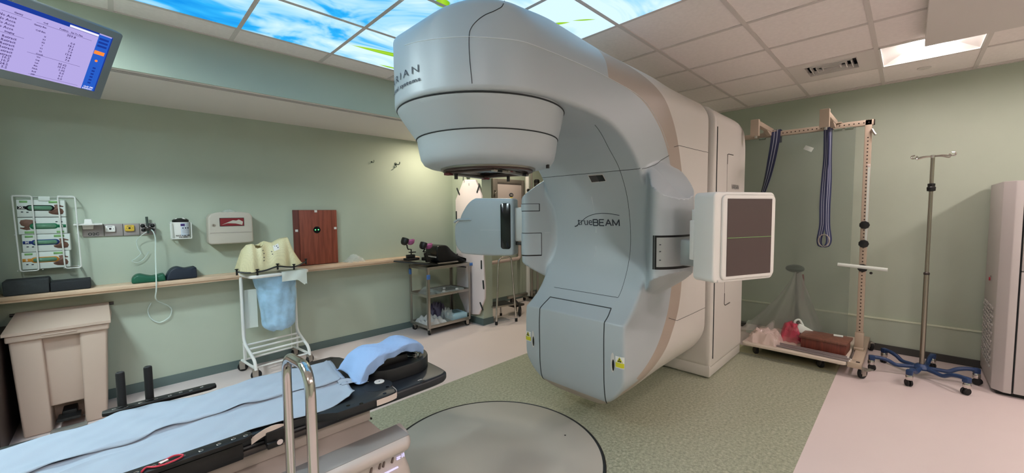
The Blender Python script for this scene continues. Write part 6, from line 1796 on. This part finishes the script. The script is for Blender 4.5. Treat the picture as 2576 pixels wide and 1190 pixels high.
# black leg board with two stirrups on the cart top
kb = empty('leg_support_board', (2.6, 4.12, .82), 'black leg support board lying tilted on the steel cart top', 'support board')
q = MB(); q.prism([(2.24, 4.22), (2.30, 4.17), (2.54, 3.95), (2.80, 4.02), (3.12, 3.96), (3.10, 4.22), (2.85, 4.30), (2.40, 4.32)], .014, T=Matrix.Translation((2.55, 4.1, .842)) @ Matrix.Rotation(math.radians(9), 4, 'Y') @ Matrix.Translation((-2.55, -4.1, 0)), bev=.004); kp = q.build('base_board', M['black'], kb)
q = MB(); q.bb((2.72, 4.00, .832), (3.02, 4.03, .846), .003); q.build('metal_strip', M['steel'], kb)
q = MB(); q.bb((2.36, 4.10, .900), (2.52, 4.20, .925), .006); q.build('stirrup_block', M['black'], kb)
M['magenta'] = mat('stirrup_pad_magenta', (166, 92, 142), .5)
def stirrup(label, bx, by, bz, cx, cz, s=1.0):
    g = empty('leg_stirrup', (bx, by, bz), label, 'leg stirrup', 'leg stirrups')
    q = MB(); q.box((bx + .01, by, bz + .02), (.10, .05, .04), None, .006); q.build('clamp', M['black'], g)
    q = MB(); q.tube([(bx + .02, by, bz + .02), (bx + .02, by, bz + .10), (bx - .02, by, bz + .105), (bx - .03, by, cz - .055), (cx, by, cz - .02)], .008, 8); q.bb((bx - .005, by - .02, bz + .06), (bx + .075, by + .02, bz + .072), .003); q.build('arm', M['black'], g)
    Tc = Matrix.Translation((cx - .028, by, cz + .02)) @ Matrix.Rotation(math.radians(24), 4, 'Y') @ Matrix.Diagonal((.72, 1.0, 1.0, 1))
    q = MB(); q.lathe([(.0, -.045), (.022, -.043), (.040, -.034), (.052, -.012), (.055, .020), (.052, .038), (.044, .040), (.0, .030)], 28, T=Tc); q.build('cup', M['black'], g)
    Tp = Matrix.Translation((cx + .052, by, cz + .005)) @ Matrix.Rotation(math.radians(-14), 4, 'Y') @ Matrix.Diagonal((1.0, .9, 1.0, 1))
    q = MB(); q.lathe([(.0, -.030), (.022, -.027), (.040, -.014), (.050, .010), (.052, .026), (.046, .027), (.038, .006), (.022, -.012), (.0, -.017)], 28, T=Tp, cap=False); q.build('pad', M['magenta'], g)
stirrup('black leg stirrup with magenta pad on a tall stepped arm, left of the pair', 2.42, 4.15, .925, 2.385, 1.105)
stirrup('black leg stirrup with magenta pad closer to the black wedge', 2.60, 4.10, .885, 2.60, 1.045)
q = MB(); q.prism([(2.60, .862), (2.66, .862), (2.60, .98), (2.575, .97)], .03, T=frame((0, 4.10, 0), (1, 0, 0), (0, 0, 1)), bev=.003); q.build('strut', M['black'], kb)
M['wedge'] = mat('wedge_black_vinyl', (16, 17, 20), .25)
g = empty('leg_wedge', (2.98, 4.2, .822), 'glossy black leg wedge bolster lying on the right of the steel cart', 'wedge')
q = MB(); q.prism(catmull2([(2.755, .865), (2.75, .97), (2.755, 1.035), (2.80, 1.052), (2.90, 1.045), (2.99, .965), (3.09, .90), (3.20, .86), (3.265, .822), (3.25, .818), (2.80, .822)], sharp=(0, 8, 10), n=5)[::-1], .26, T=frame((0, 4.33, 0), (1, 0, 0), (0, 0, 1)), bev=.014, seg=3); q.build('wedge_body', M['wedge'], g)
q = MB(); q.add([(2.752, 4.09, .90), (2.752, 4.30, .90), (2.752, 4.30, 1.02), (2.752, 4.09, 1.02)], [(0, 1, 2, 3)]); q.build('wedge_end', M['tape'], g)
# on the middle and bottom shelves
g = empty('clear_tray', (2.92, 4.15, .46), 'shallow clear plastic tray on the middle cart shelf', 'tray')
q = MB(); q.bb((2.74, 4.0, .460), (3.10, 4.28, .466), .003); q.bb((2.74, 4.0, .46), (3.10, 4.006, .492)); q.bb((2.74, 4.274, .46), (3.10, 4.28, .492)); q.bb((2.74, 4.0, .46), (2.746, 4.28, .492)); q.bb((3.094, 4.0, .46), (3.10, 4.28, .492)); q.build('tray_body', M['crinkle'], g)
for (x, y, lb) in ((2.83, 4.06, 'small white round cap at the front of the clear tray'), (3.04, 4.07, 'small white round cap at the right of the clear tray'), (2.95, 4.22, 'small white round cap at the back of the clear tray')):
    q = MB(); q.lathe([(.018, 0), (.02, .004), (.02, .018), (.014, .022), (.0, .022)], 16, (x, y, .467), cap=False); tag(q.build('round_cap', M['white_plastic']), lb, 'cap', 'caps in the tray')
q = MB(); q.sheet(lambda u, v: (2.56 + .15 * u, 4.05 + .2 * v, .461 + .095 * (max(0, math.sin(PI * u)) ** .5) * (max(0, math.sin(PI * v)) ** .5) * (.8 + .2 * math.sin(8 * u + 5 * v)) + .001), 20, 14, 0)
tag(q.build('clear_bag', M['crinkle']), 'clear plastic bag on the left of the middle cart shelf', 'plastic bag')
M['cloth'] = mat('cloth_grey_white', (186, 186, 186), .8)
def heap(name, c, s, seed, m, label, cat, t=.002):
    random.seed(seed); ph = [random.uniform(0, 6) for _ in range(6)]
    def f_(u, v):
        a, b = u * 2 - 1, v * 2 - 1
        h = (max(0, 1 - a ** 4) * max(0, 1 - b ** 4)) ** .7
        n_ = .5 + .28 * math.sin(9 * a + ph[0] + 3 * b) + .22 * math.sin(14 * b + ph[1] - 5 * a)
        return (c[0] + s[0] * a, c[1] + s[1] * b + .01 * math.sin(7 * a + ph[2]), c[2] + s[2] * h * (.45 + .75 * n_))
    q = MB(); q.sheet(f_, 30, 22, 0); return tag(q.build(name, m, None, 50), label, cat)
heap('folded_cloths', (2.68, 4.14, .0895), (.145, .185, .085), 5, M['cloth'], 'bundle of grey white folded cloths at the left of the bottom cart shelf', 'cloth')
heap('shiny_bag', (2.885, 4.08, .0895), (.06, .10, .15), 11, M['crinkle'], 'shiny clear bag between the cloths and the pale blue box', 'plastic bag')
M['purplebag'] = mat('purple_dark_bag', (70, 66, 92), .5)
heap('dark_bag', (2.86, 4.27, .0895), (.13, .065, .19), 12, M['purplebag'], 'dark purple bundle at the back of the bottom cart shelf', 'bag')
g = empty('pale_blue_box', (3.03, 4.07, .09), 'pale blue box lying on the bottom shelf of the steel cart', 'box')
M['pblue'] = mat('box_pale_blue', (160, 196, 212), .6); M['pgrey'] = mat('box_top_grey', (120, 148, 150), .6)
q = MB(); q.box((3.035, 4.10, .134), (.20, .25, .082), (0, 0, -.12), .004); pb_ = q.build('box_body', M['pblue'], g)
q = MB(); q.box((3.035, 4.11, .1756), (.11, .15, .0012), (0, 0, -.12)); q.build('box_panel', M['pgrey'], pb_)

# white rescue board hung on the stub wall
wb = empty('spine_board', (3.23, 4.0, .13), 'tall white plastic rescue board with hand slots hung on the wall stub', 'rescue board')
M['spine'] = mat('board_white_plastic', (226, 214, 216), .45)
poly = [(4.10, 1.885), (3.865, 1.868), (3.755, 1.665), (3.745, 1.45), (3.742, .88), (3.715, .50), (3.72, .375), (3.838, .15), (3.96, .13), (4.10, .135), (4.29, .41), (4.285, 1.625)]
q = MB(); q.prism([(-p[0], p[1]) for p in poly][::-1], .035, T=frame((3.20, 0, 0), (0, -1, 0), (0, 0, 1)) @ Matrix.Translation((0, 0, -.035)), bev=.012, seg=3); sb_ = q.build('board_body', M['spine'], wb)
for (y, z, rot) in ((4.215, 1.735, .55), (3.805, 1.75, -.5), (4.265, 1.42, 0), (3.765, 1.35, 0), (3.765, .80, 0), (3.732, .55, .1), (3.775, .27, .55), (4.24, .42, -.45), (4.262, .85, 0)):
    q = MB(); q.prism(rrect(.026, .115, .012, 4), .002, T=frame((3.2, y, z), (0, -1, 0), (0, 0, 1)) @ Matrix.Rotation(rot, 4, 'Z')); q.build('hand_slot', M['seam'], sb_)
q = MB(); q.bb((3.198, 3.982, 1.80), (3.2005, 3.992, 1.83)); q.build('board_mark', M['rail'], sb_)
q = MB(); q.tube([(3.262, 4.08, 1.96), (3.185, 4.08, 1.95), (3.18, 4.08, 1.87)], .006, 8); q.bb((3.256, 4.05, 1.90), (3.2695, 4.11, 2.02), .002); q.build('wall_hook', M['smoke'], wb)

# alcove: silver framed board, grab rail, equipment stand, stool
fb = empty('framed_board', (4.45, 4.59, 1.3), 'silver framed pale board with an oval badge on the alcove wall', 'framed board')
M['silver_f'] = mat('frame_silver', (150, 142, 136), .4, metal=.5); M['bpale'] = mat('board_pale_pink', (196, 182, 180), .5)
q = MB(); q.bb((4.17, 4.575, 1.28), (4.83, 4.600, 1.94), .004); bd_ = q.build('board_panel', M['bpale'], fb)
for lo, hi in (((4.13, 4.555, 1.26), (4.23, 4.60, 1.985)), ((4.78, 4.555, 1.26), (4.84, 4.60, 1.985)), ((4.231, 4.557, 1.92), (4.779, 4.60, 1.985)), ((4.231, 4.557, 1.26), (4.779, 4.60, 1.30))):
    q = MB(); q.bb(lo, hi, .006); q.build('frame_bar', M['silver_f'], fb)
for z in (1.45, 1.60, 1.75):
    q = MB(); q.tube(smooth_path([(4.165, 4.545, z - .04), (4.15, 4.53, z), (4.18, 4.545, z + .03), (4.16, 4.55, z + .06)], 5), .010, 8); q.build('frame_latch', M['steel'], fb)
q = MB(); q.lathe([(1.0, 0), (.9, .05), (.0, .06)], 24, T=frame((4.545, 4.574, 1.735), (1, 0, 0), (0, 0, 1)) @ Matrix.Diagonal((.050, .034, .06, 1)), cap=False); bg = q.build('oval_badge', M['logo'], bd_)
q = MB(); q.lathe([(1.0, 0), (.0, 0)], 24, T=frame((4.545, 4.5698, 1.735), (1, 0, 0), (0, 0, 1)) @ Matrix.Diagonal((.034, .016, 1, 1)), cap=False); q.build('badge_panel', M['rail'], bg)
M['ylab'] = mat('label_yellow_pale', (232, 208, 110), .5)
q = MB(); q.bb((4.515, 4.573, 1.655), (4.575, 4.576, 1.702)); q.build('yellow_label', M['ylab'], bd_)
gr = empty('grab_rail', (4.4, 4.55, .7), 'pale pink L shaped grab rail on the alcove wall', 'grab rail')
M['rail_pink'] = mat('grab_rail_pink', (204, 184, 178), .4)
q = MB(); q.tube(round_corners([(3.95, 4.52, .675), (4.67, 4.52, .695), (4.67, 4.52, 1.10)], .05, 6), .028, 14); q.build('rail_tube', M['rail_pink'], gr)
for p in ((4.05, .68), (4.60, .693)):
    q = MB(); q.cyl((p[0], 4.52, p[1]), (p[0], 4.60, p[1]), .015, n=10); q.build('rail_bracket', M['rail_pink'], gr)
q = MB(); q.cyl((4.67, 4.52, 1.05), (4.67, 4.60, 1.05), .015, n=10); q.build('rail_bracket', M['rail_pink'], gr)
es = empty('equipment_stand', (4.76, 4.25, 0), 'equipment stand with white pipe, steel posts and a black capped cylinder behind the machine', 'equipment stand')
for (x, y) in ((4.70, 4.28), (4.80, 4.24)):
    q = MB(); q.cyl((x, y, .06), (x, y, 1.25), .016, n=12); q.build('steel_post', M['steel'], es)
q = MB(); q.cyl((4.72, 4.38, .06), (4.72, 4.38, 2.18), .034, n=18); q.build('white_pipe', M['white_plastic'], es)
q = MB(); q.cyl((4.80, 4.36, .06), (4.80, 4.36, 2.18), .014, n=12); q.build('thin_pipe', M['silver_f'], es)
q = MB(); q.cyl((4.86, 4.30, 1.20), (4.86, 4.30, 1.93), .042, n=20); cy_ = q.build('cylinder', M['dark_metal'], es)
q = MB(); q.lathe([(.043, 0), (.046, .01), (.044, .04), (.03, .055), (.0, .058)], 20, (4.86, 4.30, 1.93), cap=False); q.build('cylinder_cap', M['black'], cy_)
q = MB(); q.tube([(4.70, 4.34, 1.78), (4.66, 4.30, 1.79), (4.63, 4.28, 1.80)], .012, 8); q.ball((4.62, 4.27, 1.80), (.028, .02, .028), 10); q.ball((4.70, 4.30, 1.72), (.02, .02, .03), 10); q.build('clamp_valve', M['black'], es)
q = MB(); q.bb((4.25, 4.36, .10), (4.88, 4.40, .14), .004); q.bb((4.66, 4.0, .055), (4.70, 4.45, .085), .004); q.bb((4.84, 4.0, .055), (4.88, 4.45, .085), .004); q.bb((4.66, 4.2, .055), (4.88, 4.32, .085), .004); q.build('stand_base', M['steel'], es)
for (x, y) in ((4.68, 4.03), (4.86, 4.03), (4.68, 4.43), (4.86, 4.43)): caster(es, x, y, I4, .025, .058, chrome='dark_metal')
s2 = empty('step_stool', (3.58, 3.85, 0), 'chrome step stool with black tread and tall loop handle in front of the alcove', 'step stool')
q = MB(); q.tube(round_corners([(3.395, 3.715, .02), (3.47, 3.74, .86), (3.66, 3.70, .875), (3.69, 3.645, .02)], .07, 8), .0125, 14); q.build('handle_loop', M['chrome'], s2)
q = MB(); q.box((3.585, 3.86, .215), (.33, .25, .02), (0, 0, -.2), .004); pt = q.build('step_platform', M['steel'], s2)
q = MB(); q.box((3.585, 3.86, .227), (.31, .23, .006), (0, 0, -.2), .002); q.build('tread_mat', M['rubber'], pt)
for (x, y) in ((3.44, 3.99), (3.755, 4.01)):
    q = MB(); q.tube([(x, y, .21), (x, y, .02)], .0125, 12); lg = q.build('leg', M['chrome'], s2)
    q = MB(); q.cyl((x, y, 0), (x, y, .035), .017, n=12); q.build('rubber_foot', M['rubber'], lg)
for (x, y) in ((3.395, 3.715), (3.69, 3.645)):
    q = MB(); q.cyl((x, y, 0), (x, y, .045), .018, n=12); q.build('rubber_foot', M['rubber'], s2)
caster(es, 4.35, 4.38, I4, .05, .12, chrome='dark_metal')
q = MB(); q.box((4.02, 4.02, .11), (.05, .16, .10), (0, 0, .2), .01); q.build('wheel_fork', M['dark_metal'], s2) if False else None
wl = empty('wheeled_base', (3.95, 3.80, 0), 'dark spoked wheel and bracket of a low trolley beside the stool', 'trolley')
q = MB(); q.lathe([(.035, -.012), (.062, -.014), (.070, -.008), (.070, .008), (.062, .014), (.035, .012)], 24, T=Matrix.Translation((3.92, 3.80, .071)) @ Matrix.Rotation(PI / 2, 4, 'X') @ Matrix.Rotation(.6, 4, 'Y'), cap=False); wh_ = q.build('wheel', M['rubber'], wl)
q = MB(); q.lathe([(.0, -.010), (.04, -.010), (.04, .010), (.0, .010)], 16, T=Matrix.Translation((3.92, 3.80, .071)) @ Matrix.Rotation(PI / 2, 4, 'X') @ Matrix.Rotation(.6, 4, 'Y'), cap=False); q.build('hub', M['dark_metal'], wh_)
q = MB(); q.tube([(3.92, 3.80, .071), (3.93, 3.83, .17), (3.90, 3.90, .24)], .012, 8); q.bb((3.86, 3.84, .12), (4.06, 4.02, .15), .005); q.tube([(4.05, 4.0, .13), (4.05, 4.0, .012)], .012, 8); q.build('trolley_frame', M['dark_metal'], wl)
EXPOSURE = 0.1
# ------------------------------------------------------------------ world and view
wd = bpy.data.worlds.new('world'); SC.world = wd; wd.use_nodes = True
wd.node_tree.nodes['Background'].inputs[0].default_value = (0.5, 0.5, 0.5, 1)
wd.node_tree.nodes['Background'].inputs[1].default_value = 0.0
SC.view_settings.view_transform = 'Standard'
SC.view_settings.look = 'None'
SC.view_settings.gamma = 1.0
SC.view_settings.use_curve_mapping = False
SC.view_settings.exposure = EXPOSURE
SC.cycles.max_bounces = 8
SC.cycles.diffuse_bounces = 5
SC.cycles.caustics_reflective = False
SC.cycles.caustics_refractive = False
